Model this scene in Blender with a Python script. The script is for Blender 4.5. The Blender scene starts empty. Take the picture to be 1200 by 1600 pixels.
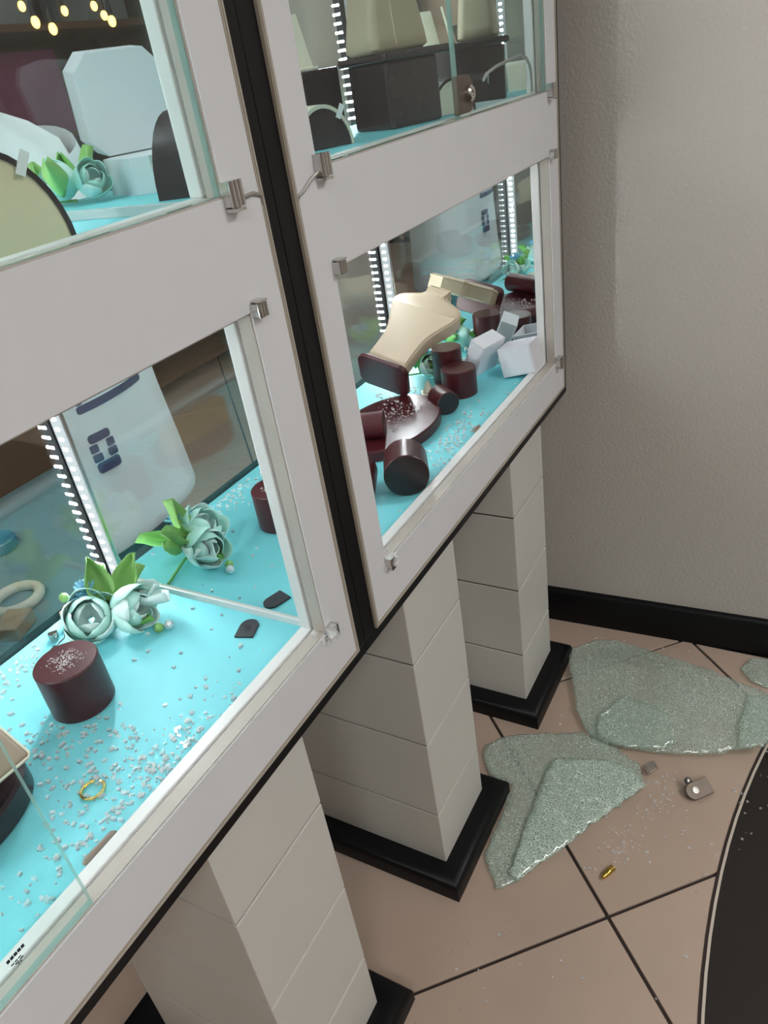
import bpy, bmesh, math, random
from mathutils import Vector, Matrix, geometry, noise
random.seed(7)
S = bpy.context.scene
COL = S.collection
PI = math.pi

# ------------------------------------------------------------------ camera, world, lights, exposure
cam = bpy.data.objects.new('camera', bpy.data.cameras.new('camera'))
COL.objects.link(cam)
S.camera = cam
cam.data.sensor_fit = 'VERTICAL'
cam.data.sensor_height = 36.0
cam.data.lens = 1178.81 / 1600.0 * 36.0
cam.data.clip_start = 0.01
CR = ((0.4732375, 0.5056841, -0.7213389), (-0.8690656, 0.1340307, -0.4761940), (-0.1441222, 0.8522437, 0.5029011))
cam.matrix_world = Matrix.Translation((0, 0, 1.5)) @ Matrix(CR).to_4x4()

wd = bpy.data.worlds.new('world'); S.world = wd; wd.use_nodes = True
wd.node_tree.nodes['Background'].inputs[0].default_value = (0.75, 0.8, 0.9, 1)
wd.node_tree.nodes['Background'].inputs[1].default_value = 0.15
S.view_settings.view_transform = 'Standard'
S.view_settings.look = 'None'
S.view_settings.exposure = 0.0
S.view_settings.gamma = 1.0
S.view_settings.use_curve_mapping = False
S.cycles.use_denoising = True
S.cycles.max_bounces = 14
S.cycles.glossy_bounces = 8
S.cycles.transmission_bounces = 8
S.cycles.transparent_max_bounces = 32
S.cycles.sample_clamp_indirect = 6.0

CEIL_POWER = 26.0       # emission of the ceiling panels
LED_POWER = 0.8       # emission of the cabinet light bars
LED_CHIP = 1000.0

# ------------------------------------------------------------------ materials
MATS = {}
def lin(c):
    return tuple(((v / 12.92) if v <= 0.04045 else ((v + 0.055) / 1.055) ** 2.4) for v in [x / 255.0 for x in c])
def nd(t, k, **kw):
    n = t.nodes.new(k)
    for a, b in kw.items(): setattr(n, a, b)
    return n
def mat(name, col, rough=0.5, metal=0.0, spec=0.5, noise_scale=None, noise_amt=0.12, bump=None, bump_scale=200.0, coat=0.0, detail=3.0):
    m = bpy.data.materials.new(name); m.use_nodes = True
    t = m.node_tree; b = t.nodes['Principled BSDF']
    b.inputs['Base Color'].default_value = (*col, 1)
    b.inputs['Roughness'].default_value = rough
    b.inputs['Metallic'].default_value = metal
    b.inputs['Specular IOR Level'].default_value = spec
    b.inputs['Coat Weight'].default_value = coat
    b.inputs['Coat Roughness'].default_value = 0.1
    tc = nd(t, 'ShaderNodeTexCoord')
    if noise_scale:
        n = nd(t, 'ShaderNodeTexNoise'); n.inputs['Scale'].default_value = noise_scale; n.inputs['Detail'].default_value = detail
        t.links.new(tc.outputs['Object'], n.inputs['Vector'])
        mx = nd(t, 'ShaderNodeMix', data_type='RGBA')
        mx.inputs[6].default_value = (*[c * (1 - noise_amt) for c in col], 1)
        mx.inputs[7].default_value = (*[min(1, c * (1 + noise_amt)) for c in col], 1)
        t.links.new(n.outputs['Fac'], mx.inputs[0]); t.links.new(mx.outputs[2], b.inputs['Base Color'])
    if bump:
        n2 = nd(t, 'ShaderNodeTexNoise'); n2.inputs['Scale'].default_value = bump_scale; n2.inputs['Detail'].default_value = 4
        t.links.new(tc.outputs['Object'], n2.inputs['Vector'])
        bp = nd(t, 'ShaderNodeBump'); bp.inputs['Strength'].default_value = bump; bp.inputs['Distance'].default_value = 0.002
        t.links.new(n2.outputs['Fac'], bp.inputs['Height']); t.links.new(bp.outputs['Normal'], b.inputs['Normal'])
    MATS[name] = m
    return m
def emis(name, col, s):
    m = bpy.data.materials.new(name); m.use_nodes = True
    t = m.node_tree; t.nodes.remove(t.nodes['Principled BSDF'])
    e = nd(t, 'ShaderNodeEmission'); e.inputs[0].default_value = (*col, 1); e.inputs[1].default_value = s
    t.links.new(e.outputs[0], t.nodes['Material Output'].inputs[0])
    MATS[name] = m
def glassy(name, tint, gl=1.0, diff=None, dfac=0.0, rough=0.0, ior=1.5):
    m = bpy.data.materials.new(name); m.use_nodes = True
    t = m.node_tree; t.nodes.remove(t.nodes['Principled BSDF'])
    tr = nd(t, 'ShaderNodeBsdfTransparent'); tr.inputs[0].default_value = (*tint, 1)
    base = tr.outputs[0]
    if diff:
        d = nd(t, 'ShaderNodeBsdfDiffuse'); d.inputs[0].default_value = (*diff, 1)
        mm = nd(t, 'ShaderNodeMixShader'); mm.inputs[0].default_value = dfac
        t.links.new(tr.outputs[0], mm.inputs[1]); t.links.new(d.outputs[0], mm.inputs[2]); base = mm.outputs[0]
    g = nd(t, 'ShaderNodeBsdfGlossy'); g.inputs['Roughness'].default_value = rough
    lw = nd(t, 'ShaderNodeLayerWeight')
    pw = nd(t, 'ShaderNodeMath', operation='POWER'); pw.inputs[1].default_value = 5.0
    t.links.new(lw.outputs['Facing'], pw.inputs[0])
    fr = nd(t, 'ShaderNodeMath', operation='MULTIPLY_ADD'); fr.inputs[1].default_value = 0.9; fr.inputs[2].default_value = 0.045
    t.links.new(pw.outputs[0], fr.inputs[0])
    ml = nd(t, 'ShaderNodeMath', operation='MULTIPLY', use_clamp=True); ml.inputs[1].default_value = gl
    t.links.new(fr.outputs[0], ml.inputs[0])
    mx = nd(t, 'ShaderNodeMixShader')
    t.links.new(ml.outputs[0], mx.inputs[0]); t.links.new(base, mx.inputs[1]); t.links.new(g.outputs[0], mx.inputs[2])
    t.links.new(mx.outputs[0], t.nodes['Material Output'].inputs[0])
    MATS[name] = m
def cracked(name, opac):
    m = bpy.data.materials.new(name); m.use_nodes = True
    t = m.node_tree; t.nodes.remove(t.nodes['Principled BSDF'])
    tc = nd(t, 'ShaderNodeTexCoord')
    wn = nd(t, 'ShaderNodeTexNoise'); wn.inputs['Scale'].default_value = 30
    t.links.new(tc.outputs['Object'], wn.inputs['Vector'])
    vm = nd(t, 'ShaderNodeVectorMath', operation='MULTIPLY_ADD'); vm.inputs[1].default_value = (0.02, 0.02, 0.02)
    t.links.new(wn.outputs['Color'], vm.inputs[0]); t.links.new(tc.outputs['Object'], vm.inputs[2])
    v = nd(t, 'ShaderNodeTexVoronoi', feature='DISTANCE_TO_EDGE', voronoi_dimensions='3D'); v.inputs['Scale'].default_value = 265
    t.links.new(vm.outputs[0], v.inputs['Vector'])
    v2 = nd(t, 'ShaderNodeTexVoronoi', feature='F1', voronoi_dimensions='3D'); v2.inputs['Scale'].default_value = 265
    t.links.new(vm.outputs[0], v2.inputs['Vector'])
    rp = nd(t, 'ShaderNodeValToRGB'); rp.color_ramp.elements[0].position = 0.03; rp.color_ramp.elements[0].color = (1, 1, 1, 1)
    rp.color_ramp.elements[1].position = 0.13; rp.color_ramp.elements[1].color = (0, 0, 0, 1)
    t.links.new(v.outputs['Distance'], rp.inputs[0])
    big = nd(t, 'ShaderNodeTexNoise'); big.inputs['Scale'].default_value = 9; big.inputs['Detail'].default_value = 3
    t.links.new(tc.outputs['Object'], big.inputs['Vector'])
    sep = nd(t, 'ShaderNodeSeparateColor'); t.links.new(v2.outputs['Color'], sep.inputs[0])
    a1 = nd(t, 'ShaderNodeMath', operation='MULTIPLY_ADD'); a1.inputs[1].default_value = 0.22; a1.inputs[2].default_value = opac - 0.20
    t.links.new(sep.outputs[0], a1.inputs[0])
    a2 = nd(t, 'ShaderNodeMath', operation='MULTIPLY_ADD', use_clamp=True); a2.inputs[1].default_value = 0.46
    t.links.new(rp.outputs[0], a2.inputs[0]); t.links.new(a1.outputs[0], a2.inputs[2])
    a3 = nd(t, 'ShaderNodeMath', operation='MULTIPLY_ADD', use_clamp=True); a3.inputs[1].default_value = 0.35
    t.links.new(big.outputs['Fac'], a3.inputs[0]); t.links.new(a2.outputs[0], a3.inputs[2])
    tr = nd(t, 'ShaderNodeBsdfTransparent'); tr.inputs[0].default_value = (0.945, 0.98, 0.96, 1)
    df = nd(t, 'ShaderNodeBsdfDiffuse')
    mx0 = nd(t, 'ShaderNodeMix', data_type='RGBA'); mx0.inputs[6].default_value = (0.57, 0.75, 0.65, 1); mx0.inputs[7].default_value = (0.86, 0.97, 0.91, 1)
    t.links.new(rp.outputs[0], mx0.inputs[0]); t.links.new(mx0.outputs[2], df.inputs[0])
    mx = nd(t, 'ShaderNodeMixShader')
    t.links.new(a3.outputs[0], mx.inputs[0]); t.links.new(tr.outputs[0], mx.inputs[1]); t.links.new(df.outputs[0], mx.inputs[2])
    bp = nd(t, 'ShaderNodeBump'); bp.inputs['Strength'].default_value = 0.9; bp.inputs['Distance'].default_value = 0.002
    t.links.new(sep.outputs[1], bp.inputs['Height'])
    gl = nd(t, 'ShaderNodeBsdfGlossy'); gl.inputs['Roughness'].default_value = 0.12
    t.links.new(bp.outputs[0], gl.inputs['Normal'])
    mx2 = nd(t, 'ShaderNodeMixShader'); mx2.inputs[0].default_value = 0.09
    t.links.new(mx.outputs[0], mx2.inputs[1]); t.links.new(gl.outputs[0], mx2.inputs[2])
    t.links.new(mx2.outputs[0], t.nodes['Material Output'].inputs[0])
    MATS[name] = m

mat('panel_white', (0.745, 0.755, 0.775), 0.38, noise_scale=18, noise_amt=0.04)
mat('rebate_taupe', (0.47, 0.43, 0.385), 0.5, noise_scale=40, noise_amt=0.08)
mat('edge_beige', (0.40, 0.35, 0.28), 0.5, noise_scale=60, noise_amt=0.1)
mat('inner_white', (0.78, 0.79, 0.78), 0.35)
mat('black_lacquer', (0.004, 0.004, 0.005), 0.42, spec=0.25, noise_scale=50, noise_amt=0.2)
mat('turquoise', (0.19, 0.64, 0.71), 0.62, noise_scale=25, noise_amt=0.04, bump=0.08, bump_scale=900)
mat('mirror', (0.80, 0.85, 0.84), 0.012, 1.0, noise_scale=3, noise_amt=0.03)
mat('chrome', (0.62, 0.60, 0.58), 0.2, 1.0, noise_scale=80, noise_amt=0.15)
mat('aluminium', (0.75, 0.76, 0.78), 0.3, 1.0)
mat('steel_wire', (0.55, 0.53, 0.5), 0.35, 0.8)
mat('bronze', (0.17, 0.14, 0.115), 0.45, 0.7, noise_scale=90, noise_amt=0.15)
mat('brown_strip', (0.30, 0.235, 0.19), 0.45, noise_scale=60)
mat('brass', (0.62, 0.42, 0.10), 0.25, 1.0)
mat('gold', (0.95, 0.66, 0.22), 0.14, 1.0)
mat('gem', (0.85, 0.88, 0.92), 0.05, 0.6)
mat('plank_paint', (0.63, 0.625, 0.58), 0.42, noise_scale=7, noise_amt=0.05, bump=0.04, bump_scale=120)
mat('groove_dark', (0.045, 0.03, 0.022), 0.8)
mat('tile', (0.50, 0.385, 0.31), 0.24, noise_scale=5, noise_amt=0.16, detail=8, bump=0.02, bump_scale=300)
mat('grout', (0.035, 0.022, 0.018), 0.85)
mat('dark_inlay', (0.017, 0.012, 0.010), 0.42, noise_scale=60, noise_amt=0.3, bump=0.05, bump_scale=500)
mat('inlay_rim', (0.62, 0.55, 0.47), 0.35)
mat('wall_paint', (0.535, 0.505, 0.46), 0.30, noise_scale=2.5, noise_amt=0.05, bump=0.75, bump_scale=190)
mat('wall_plain', (0.33, 0.30, 0.27), 0.6, noise_scale=2)
mat('ceiling_paint', (0.6, 0.59, 0.57), 0.8)
mat('burgundy', (0.055, 0.007, 0.010), 0.34, spec=0.5, noise_scale=30, noise_amt=0.25)
mat('burgundy_end', (0.018, 0.010, 0.012), 0.3, noise_scale=30, noise_amt=0.2)
mat('dark_plum', (0.022, 0.012, 0.016), 0.25, noise_scale=30, noise_amt=0.2)
mat('beige_leather', (0.53, 0.43, 0.31), 0.5, noise_scale=35, noise_amt=0.06, bump=0.1, bump_scale=500)
mat('olive_leather', (0.42, 0.36, 0.25), 0.55, noise_scale=35, noise_amt=0.08)
mat('pale_leather', (0.74, 0.60, 0.40), 0.5, noise_scale=35, noise_amt=0.06)
mat('cream', (0.70, 0.67, 0.55), 0.45, noise_scale=40)
mat('white_card', (0.76, 0.77, 0.82), 0.5, noise_scale=20, noise_amt=0.02)
mat('card_inner', (0.66, 0.62, 0.66), 0.7)
mat('black_rubber', (0.022, 0.023, 0.03), 0.5, noise_scale=60)
mat('petal_mint', (0.52, 0.83, 0.76), 0.55, noise_scale=28, noise_amt=0.14)
mat('petal_pale', (0.70, 0.88, 0.86), 0.55, noise_scale=28, noise_amt=0.1)
mat('petal_blue', (0.22, 0.50, 0.68), 0.5, noise_scale=90, noise_amt=0.35)
mat('leaf', (0.14, 0.36, 0.075), 0.5, noise_scale=30, noise_amt=0.3)
mat('leaf_light', (0.22, 0.42, 0.12), 0.5, noise_scale=30, noise_amt=0.25)
mat('stem', (0.10, 0.25, 0.07), 0.6)
mat('tag_white', (0.8, 0.8, 0.8), 0.5)
mat('print_dark', (0.015, 0.02, 0.045), 0.6)
mat('table_blue', (0.16, 0.26, 0.28), 0.4, noise_scale=20)
mat('disc_blue', (0.03, 0.20, 0.30), 0.4, noise_scale=20)
mat('print_navy', (0.012, 0.025, 0.075), 0.8, noise_scale=60)
mat('tan_pad', (0.27, 0.205, 0.15), 0.42, noise_scale=30, noise_amt=0.08)
mat('amber', (0.40, 0.22, 0.05), 0.3)
mat('skin', (0.55, 0.33, 0.23), 0.5, noise_scale=12, noise_amt=0.06)
mat('hair', (0.02, 0.014, 0.01), 0.5, noise_scale=80, noise_amt=0.4)
mat('shirt', (0.80, 0.81, 0.83), 0.85, noise_scale=10, noise_amt=0.04, bump=0.1, bump_scale=60)
mat('trousers', (0.03, 0.035, 0.055), 0.85, noise_scale=40)
mat('shoe', (0.05, 0.05, 0.055), 0.6, noise_scale=40)
mat('eye_white', (0.8, 0.8, 0.78), 0.3)
mat('eye_dark', (0.02, 0.012, 0.01), 0.2)
mat('lip', (0.40, 0.17, 0.14), 0.5)
mat('phone_black', (0.012, 0.012, 0.014), 0.15)
mat('shelf_wood', (0.14, 0.07, 0.035), 0.5, noise_scale=6, noise_amt=0.35, detail=8)
mat('carton_kraft', (0.42, 0.27, 0.15), 0.7, noise_scale=12)
mat('carton_navy', (0.035, 0.045, 0.11), 0.6, noise_scale=12)
mat('carton_plum', (0.20, 0.035, 0.11), 0.6, noise_scale=12)
mat('carton_grey', (0.30, 0.31, 0.33), 0.6, noise_scale=12)
for k_, f_ in (('a', 1.0), ('b', 0.82), ('c', 0.5)):
    emis('led_strip_' + k_, (0.84, 0.96, 1.0), LED_POWER * f_)
    emis('led_chip_' + k_, (0.92, 0.985, 1.0), LED_CHIP * f_)
emis('ceil_panel', (1.0, 0.985, 0.965), CEIL_POWER)
emis('bulb', (1.0, 0.55, 0.12), 9.0)
glassy('pane', (0.95, 0.985, 0.975), 0.6)
glassy('back_pane', (0.92, 0.95, 0.95), 1.8)
glassy('pane_edge', (0.60, 0.78, 0.72), 1.0, (0.42, 0.60, 0.56), 0.55)
glassy('shard', (1.0, 1.0, 1.0), 1.1, (1.0, 1.0, 1.0), 0.30, 0.05)
cracked('crazed', 0.0)
cracked('crazed_flap', 0.30)

# ------------------------------------------------------------------ mesh helpers
class MB:
    def __init__(s): s.bm = bmesh.new()
    def _add(s, fn, M=None, mi=0):
        n0 = len(s.bm.verts); f0 = len(s.bm.faces)
        fn()
        s.bm.verts.ensure_lookup_table(); s.bm.faces.ensure_lookup_table()
        if M is not None:
            for v in s.bm.verts[n0:]: v.co = M @ v.co
        for f in s.bm.faces[f0:]: f.material_index = mi
        return s
    def box(s, a, b, M=None, mi=0):
        def fn():
            vs = [s.bm.verts.new((x, y, z)) for x in (a[0], b[0]) for y in (a[1], b[1]) for z in (a[2], b[2])]
            for q in ((0, 1, 3, 2), (4, 6, 7, 5), (0, 4, 5, 1), (2, 3, 7, 6), (0, 2, 6, 4), (1, 5, 7, 3)):
                s.bm.faces.new([vs[i] for i in q])
        return s._add(fn, M, mi)
    def rings(s, rings, cap=True, M=None, mi=0, close=True):
        def fn():
            R = [[s.bm.verts.new(p) for p in r] for r in rings]
            n = len(R[0])
            for i in range(len(R) - 1):
                for j in range(n if close else n - 1):
                    k = (j + 1) % n
                    s.bm.faces.new((R[i][j], R[i][k], R[i + 1][k], R[i + 1][j]))
            if cap:
                s.bm.faces.new(list(reversed(R[0]))); s.bm.faces.new(R[-1])
        return s._add(fn, M, mi)
    def lathe(s, prof, n=24, M=None, mi=0, sx=1.0, sy=1.0, cap=True):
        return s.rings([[(r * sx * math.cos(2 * PI * j / n), r * sy * math.sin(2 * PI * j / n), z) for j in range(n)] for r, z in prof], cap, M, mi)
    def prism(s, pts, z0, z1, M=None, mi=0):
        return s.rings([[(x, y, z0) for x, y in pts], [(x, y, z1) for x, y in pts]], True, M, mi)
    def tube(s, pts, r, n=8, mi=0, M=None):
        pts = [Vector(p) for p in pts]; R = []
        up = Vector((0, 0, 1))
        for i, p in enumerate(pts):
            d = (pts[min(i + 1, len(pts) - 1)] - pts[max(i - 1, 0)]).normalized()
            a = d.cross(up)
            if a.length < 1e-4: a = d.cross(Vector((1, 0, 0)))
            a.normalize(); b = d.cross(a)
            rr = r[i] if isinstance(r, (list, tuple)) else r
            R.append([p + (a * math.cos(2 * PI * j / n) + b * math.sin(2 * PI * j / n)) * rr for j in range(n)])
        return s.rings(R, True, M, mi)
    def ball(s, c, r, u=12, v=8, mi=0, M=None):
        r = r if isinstance(r, (tuple, list)) else (r, r, r)
        prof = [(math.sin(PI * i / v), -math.cos(PI * i / v)) for i in range(v + 1)]
        prof[0] = (0.02, -1); prof[-1] = (0.02, 1)
        MM = Matrix.Translation(c) @ Matrix.Diagonal((*r, 1))
        return s.lathe(prof, u, (M @ MM) if M is not None else MM, mi)
    def mesh(s, name, mats, smooth=False, angle=40):
        bmesh.ops.recalc_face_normals(s.bm, faces=s.bm.faces)
        me = bpy.data.meshes.new(name); s.bm.to_mesh(me); s.bm.free()
        for m in (mats if isinstance(mats, (list, tuple)) else [mats]): me.materials.append(MATS[m])
        if smooth:
            for p in me.polygons: p.use_smooth = True
            me.set_sharp_from_angle(angle=math.radians(angle))
        return me
    def obj(s, name, mats, parent=None, smooth=False, bevel=0, angle=40, seg=2):
        return link(name, s.mesh(name, mats, smooth, angle), parent, bevel, seg)
def link(name, me, parent=None, bevel=0, seg=2):
    o = bpy.data.objects.new(name, me); COL.objects.link(o)
    if parent is not None: o.parent = parent
    if bevel:
        b = o.modifiers.new('bevel', 'BEVEL'); b.width = bevel; b.segments = seg; b.limit_method = 'ANGLE'; b.angle_limit = math.radians(35)
    return o
def tag(o, label, cat, group=None, kind=None):
    o['label'] = label; o['category'] = cat
    if group: o['group'] = group
    if kind: o['kind'] = kind
    return o
def thing(name, label, cat, loc=(0, 0, 0), rot=(0, 0, 0), group=None):
    e = bpy.data.objects.new(name, None); COL.objects.link(e); e.empty_display_size = 0.03
    e.location = loc; e.rotation_euler = rot
    return tag(e, label, cat, group)
def struct(o, label, cat=None):
    o['kind'] = 'structure'; o['label'] = label
    if cat: o['category'] = cat
    return o
def copy_tree(src, parent=None):
    c = src.copy(); COL.objects.link(c); c.parent = parent
    for ch in [x for x in bpy.data.objects if x.parent == src]: copy_tree(ch, c)
    return c
def axis_matrix(origin, zdir, xhint=(0, 0, 1)):
    z = Vector(zdir).normalized(); x = Vector(xhint) - z * Vector(xhint).dot(z); x.normalize(); y = z.cross(x)
    return Matrix.Translation(origin) @ Matrix((x, y, z)).transposed().to_4x4()

# ------------------------------------------------------------------ measured layout (metres)
Y0 = 0.345                      # front face of both display cabinets
ZF, ZF2 = 0.575, 0.935          # turquoise shelf boards
CAB = (-0.196, 0.455)           # outer left side of each cabinet
CW = 0.651

# ------------------------------------------------------------------ setting
fl = struct(MB().box((-2.6, -2.4, -0.05), (1.30, 2.75, -0.0035)).obj('floor', 'grout'), 'floor of large peach tiles laid diagonally with dark brown grout', 'floor')
# diagonal tiles: joints lie on x-y = .443+.587k and x+y = .735+.587m
u0, v0, st, gap = 0.443, 0.735, 0.587, 0.0068
def clip(poly, ax, val, keep_less):
    out = []
    for i in range(len(poly)):
        a, b = poly[i], poly[(i + 1) % len(poly)]
        ina = (a[ax] <= val) == keep_less; inb = (b[ax] <= val) == keep_less
        if ina: out.append(a)
        if ina != inb:
            t = (val - a[ax]) / (b[ax] - a[ax]); out.append((a[0] + t * (b[0] - a[0]), a[1] + t * (b[1] - a[1])))
    return out
rt = random.Random(3)
for k in range(-10, 4):
    for m in range(-8, 7):
        pu0, pu1 = u0 + k * st + gap / 2, u0 + (k + 1) * st - gap / 2
        pv0, pv1 = v0 + m * st + gap / 2, v0 + (m + 1) * st - gap / 2
        poly = [((u + v) / 2, (v - u) / 2) for u, v in ((pu0, pv0), (pu1, pv0), (pu1, pv1), (pu0, pv1))]
        for ax, val, kl in ((0, 1.165, True), (0, -2.4, False), (1, 2.6, True), (1, -2.2, False)):
            if poly: poly = clip(poly, ax, val, kl)
        if len(poly) < 3: continue
        cx = sum(p[0] for p in poly) / len(poly); cy = sum(p[1] for p in poly) / len(poly)
        o = MB().prism([(x - cx, y - cy) for x, y in poly], -0.008, 0.0).obj('floor_tile', 'tile', fl, bevel=0.0006, seg=1)
        o.location = (cx, cy, rt.uniform(-0.0003, 0.0))
# dark round inlay
mb = MB(); R0 = 1.37; icx, icy = 0.66, 0.0265 - 1.37
mb.lathe([(R0 - 0.0035, -0.003), (R0 - 0.0035, 0.0012)], 180, Matrix.Translation((icx, icy, 0)))
me = mb.obj('inlay', 'dark_inlay', fl)
mb = MB(); mb.rings([[(icx + r * math.cos(2 * PI * j / 180), icy + r * math.sin(2 * PI * j / 180), z) for j in range(180)] for r, z in ((R0 - 0.0035, -0.003), (R0 - 0.0035, 0.0018), (R0, 0.0018), (R0, -0.003))], cap=False)
mb.obj('inlay_rim', 'inlay_rim', fl)
MB().rings([[(icx + r * math.cos(2 * PI * j / 180), icy + r * math.sin(2 * PI * j / 180), z) for j in range(180)] for r, z in ((R0, 0.0002), (R0, 0.0007), (R0 + 0.004, 0.0007), (R0 + 0.004, 0.0002))], cap=False).obj('inlay_joint', 'grout', fl)

# end wall (slightly out of square as in the photo) and its black skirting
wa = math.atan2(1.170 - 1.151, 0.403 - 0.016)
WM = Matrix.Translation((1.1705, 0.016, 0)) @ Matrix.Rotation(wa, 4, 'Z')
struct(MB().box((0.011, -2.45, -0.05), (0.12, 2.75, 1.97), WM).obj('wall_right', 'wall_paint'), 'warm grey orange-peel painted wall beside the right display cabinet', 'wall')
prof = [(0.0108, -0.003), (0.0, -0.003), (0.0, 0.066), (0.002, 0.072), (0.006, 0.0745), (0.0108, 0.075)]
struct(MB().rings([[(x, y, z) for x, z in prof] for y in (-2.4, 2.6)], M=WM).obj('baseboard_right', 'black_lacquer', smooth=True), 'glossy black skirting along the grey wall', 'baseboard')
struct(MB().box((-2.6, 2.65, -0.05), (1.15, 2.75, 1.97)).obj('wall_back', 'wall_plain'), 'plain wall at the back of the shop behind the shelving', 'wall')
struct(MB().box((-2.7, -2.45, -0.05), (-2.58, 2.75, 1.97)).obj('wall_left', 'wall_plain'), 'plain wall at the far left of the shop', 'wall')
struct(MB().box((-2.7, -2.55, -0.05), (1.35, -2.42, 1.97)).obj('wall_front', 'wall_plain'), 'wall opposite the display cabinets', 'wall')
struct(MB().box((-2.7, -2.55, 1.9), (1.40, 2.75, 2.0)).obj('ceiling', 'ceiling_paint'), 'pale shop ceiling', 'ceiling')
for i, (x, y, w, d, lab) in enumerate(((0.55, -1.15, 0.45, 0.45, 'square ceiling light panel above the space before the cabinets'), (-1.1, -0.6, 0.4, 0.4, 'square ceiling light panel towards the far left wall'), (-0.5, -1.7, 0.4, 0.4, 'square ceiling light panel near the wall opposite the cabinets'), (-0.2, 1.7, 0.3, 0.3, 'square ceiling light panel in the shop behind the cabinets'), (0.1, 0.60, 0.46, 0.36, 'added square light panel above the cabinets, brightening the T-shirt behind them'))):  # last panel, over the cabinets, is an added light to brighten the T-shirt
    t = thing('ceiling_light', lab, 'ceiling light', (x, y, 1.9), group='ceiling light panels')
    mb = MB(); hw = w / 2; hd = d / 2
    for a, b in (((-hw - .03, -hd - .03, -.03), (hw + .03, -hd, 0)), ((-hw - .03, hd, -.03), (hw + .03, hd + .03, 0)), ((-hw - .03, -hd, -.03), (-hw, hd, 0)), ((hw, -hd, -.03), (hw + .03, hd, 0))): mb.box(a, b)
    mb.obj('frame', 'inner_white', t)
    MB().box((-hw, -hd, -.022), (hw, hd, -.008)).obj('diffuser', 'ceil_panel', t)

# ------------------------------------------------------------------ pillars
def pillar(x0, label, x1=None):
    w = 0.134; d = 0.226; y = 0.364
    t = thing('pillar', label, 'pillar', (x0, y, 0), group='clad pillars under the display cabinets')
    MB().box((0.002, 0.002, 0.001), (w - 0.002, d - 0.002, 0.515)).obj('core', 'groove_dark', t)
    zs = [0.030, 0.131, 0.265, 0.400, 0.5150]
    for i in range(4):
        MB().box((0, 0, zs[i] + (0.0014 if i else 0)), (w, d, zs[i + 1] - 0.0014)).obj('plank', 'plank_paint', t, bevel=0.0012)
    # black plinth, rounded top edge
    def ring(off, z): return [(-off, -off, z), (w + off + 0.004, -off, z), (w + off + 0.004, d + off + 0.03, z), (-off, d + off + 0.03, z)]
    mb = MB(); mb.rings([ring(o, z) for o, z in ((0.030, 0.0), (0.030, 0.018), (0.0285, 0.024), (0.0245, 0.029), (0.018, 0.032), (0.008, 0.033), (-0.001, 0.033))], cap=True)
    mb.obj('plinth', 'black_lacquer', t, smooth=True, angle=50)
    return t
pillar(0.223, 'off-white plank-clad pillar nearest the camera under the left cabinet')
pillar(0.559, 'middle off-white plank-clad pillar on a black plinth')
pillar(0.8935, 'off-white plank-clad pillar on black plinth beside the grey wall')

# ------------------------------------------------------------------ display cabinets
WX0, WX1 = 0.0565, 0.597
PX0, PX1 = 0.0205, 0.637
ZB, ZT = 0.5155, 1.30
WZ = ((0.583, 0.869), (0.943, 1.230))
MX0, MX1, MY = 0.046, 0.6068, 0.282
PT = 0.0135                     # panel thickness
def ring_boxes(mb, x0, x1, z0, z1, w, y0, y1):
    """rectangular frame of width w outside the rectangle x0..x1, z0..z1"""
    mb.box((x0 - w, y0, z0 - w), (x1 + w, y1, z0)); mb.box((x0 - w, y0, z1), (x1 + w, y1, z1 + w))
    mb.box((x0 - w, y0, z0), (x0, y1, z1)); mb.box((x1, y0, z0), (x1 + w, y1, z1))
def clamp_mesh():
    mb = MB()
    mb.box((-0.0058, -0.002, -0.0075), (0.0058, 0.006, 0.0075))
    for dx in (-0.004, 0.0, 0.004): mb.lathe([(0.0024, -0.0078), (0.0024, 0.0078)], 10, Matrix.Translation((dx, -0.0025, 0)))
    mb.box((-0.0058, -0.005, -0.0106), (0.0040, 0.005, -0.0086)); mb.lathe([(0.003, -0.0086), (0.003, -0.0075)], 10)
    return mb.mesh('glass_clamp', 'chrome', True)
CLAMP = clamp_mesh()
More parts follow.
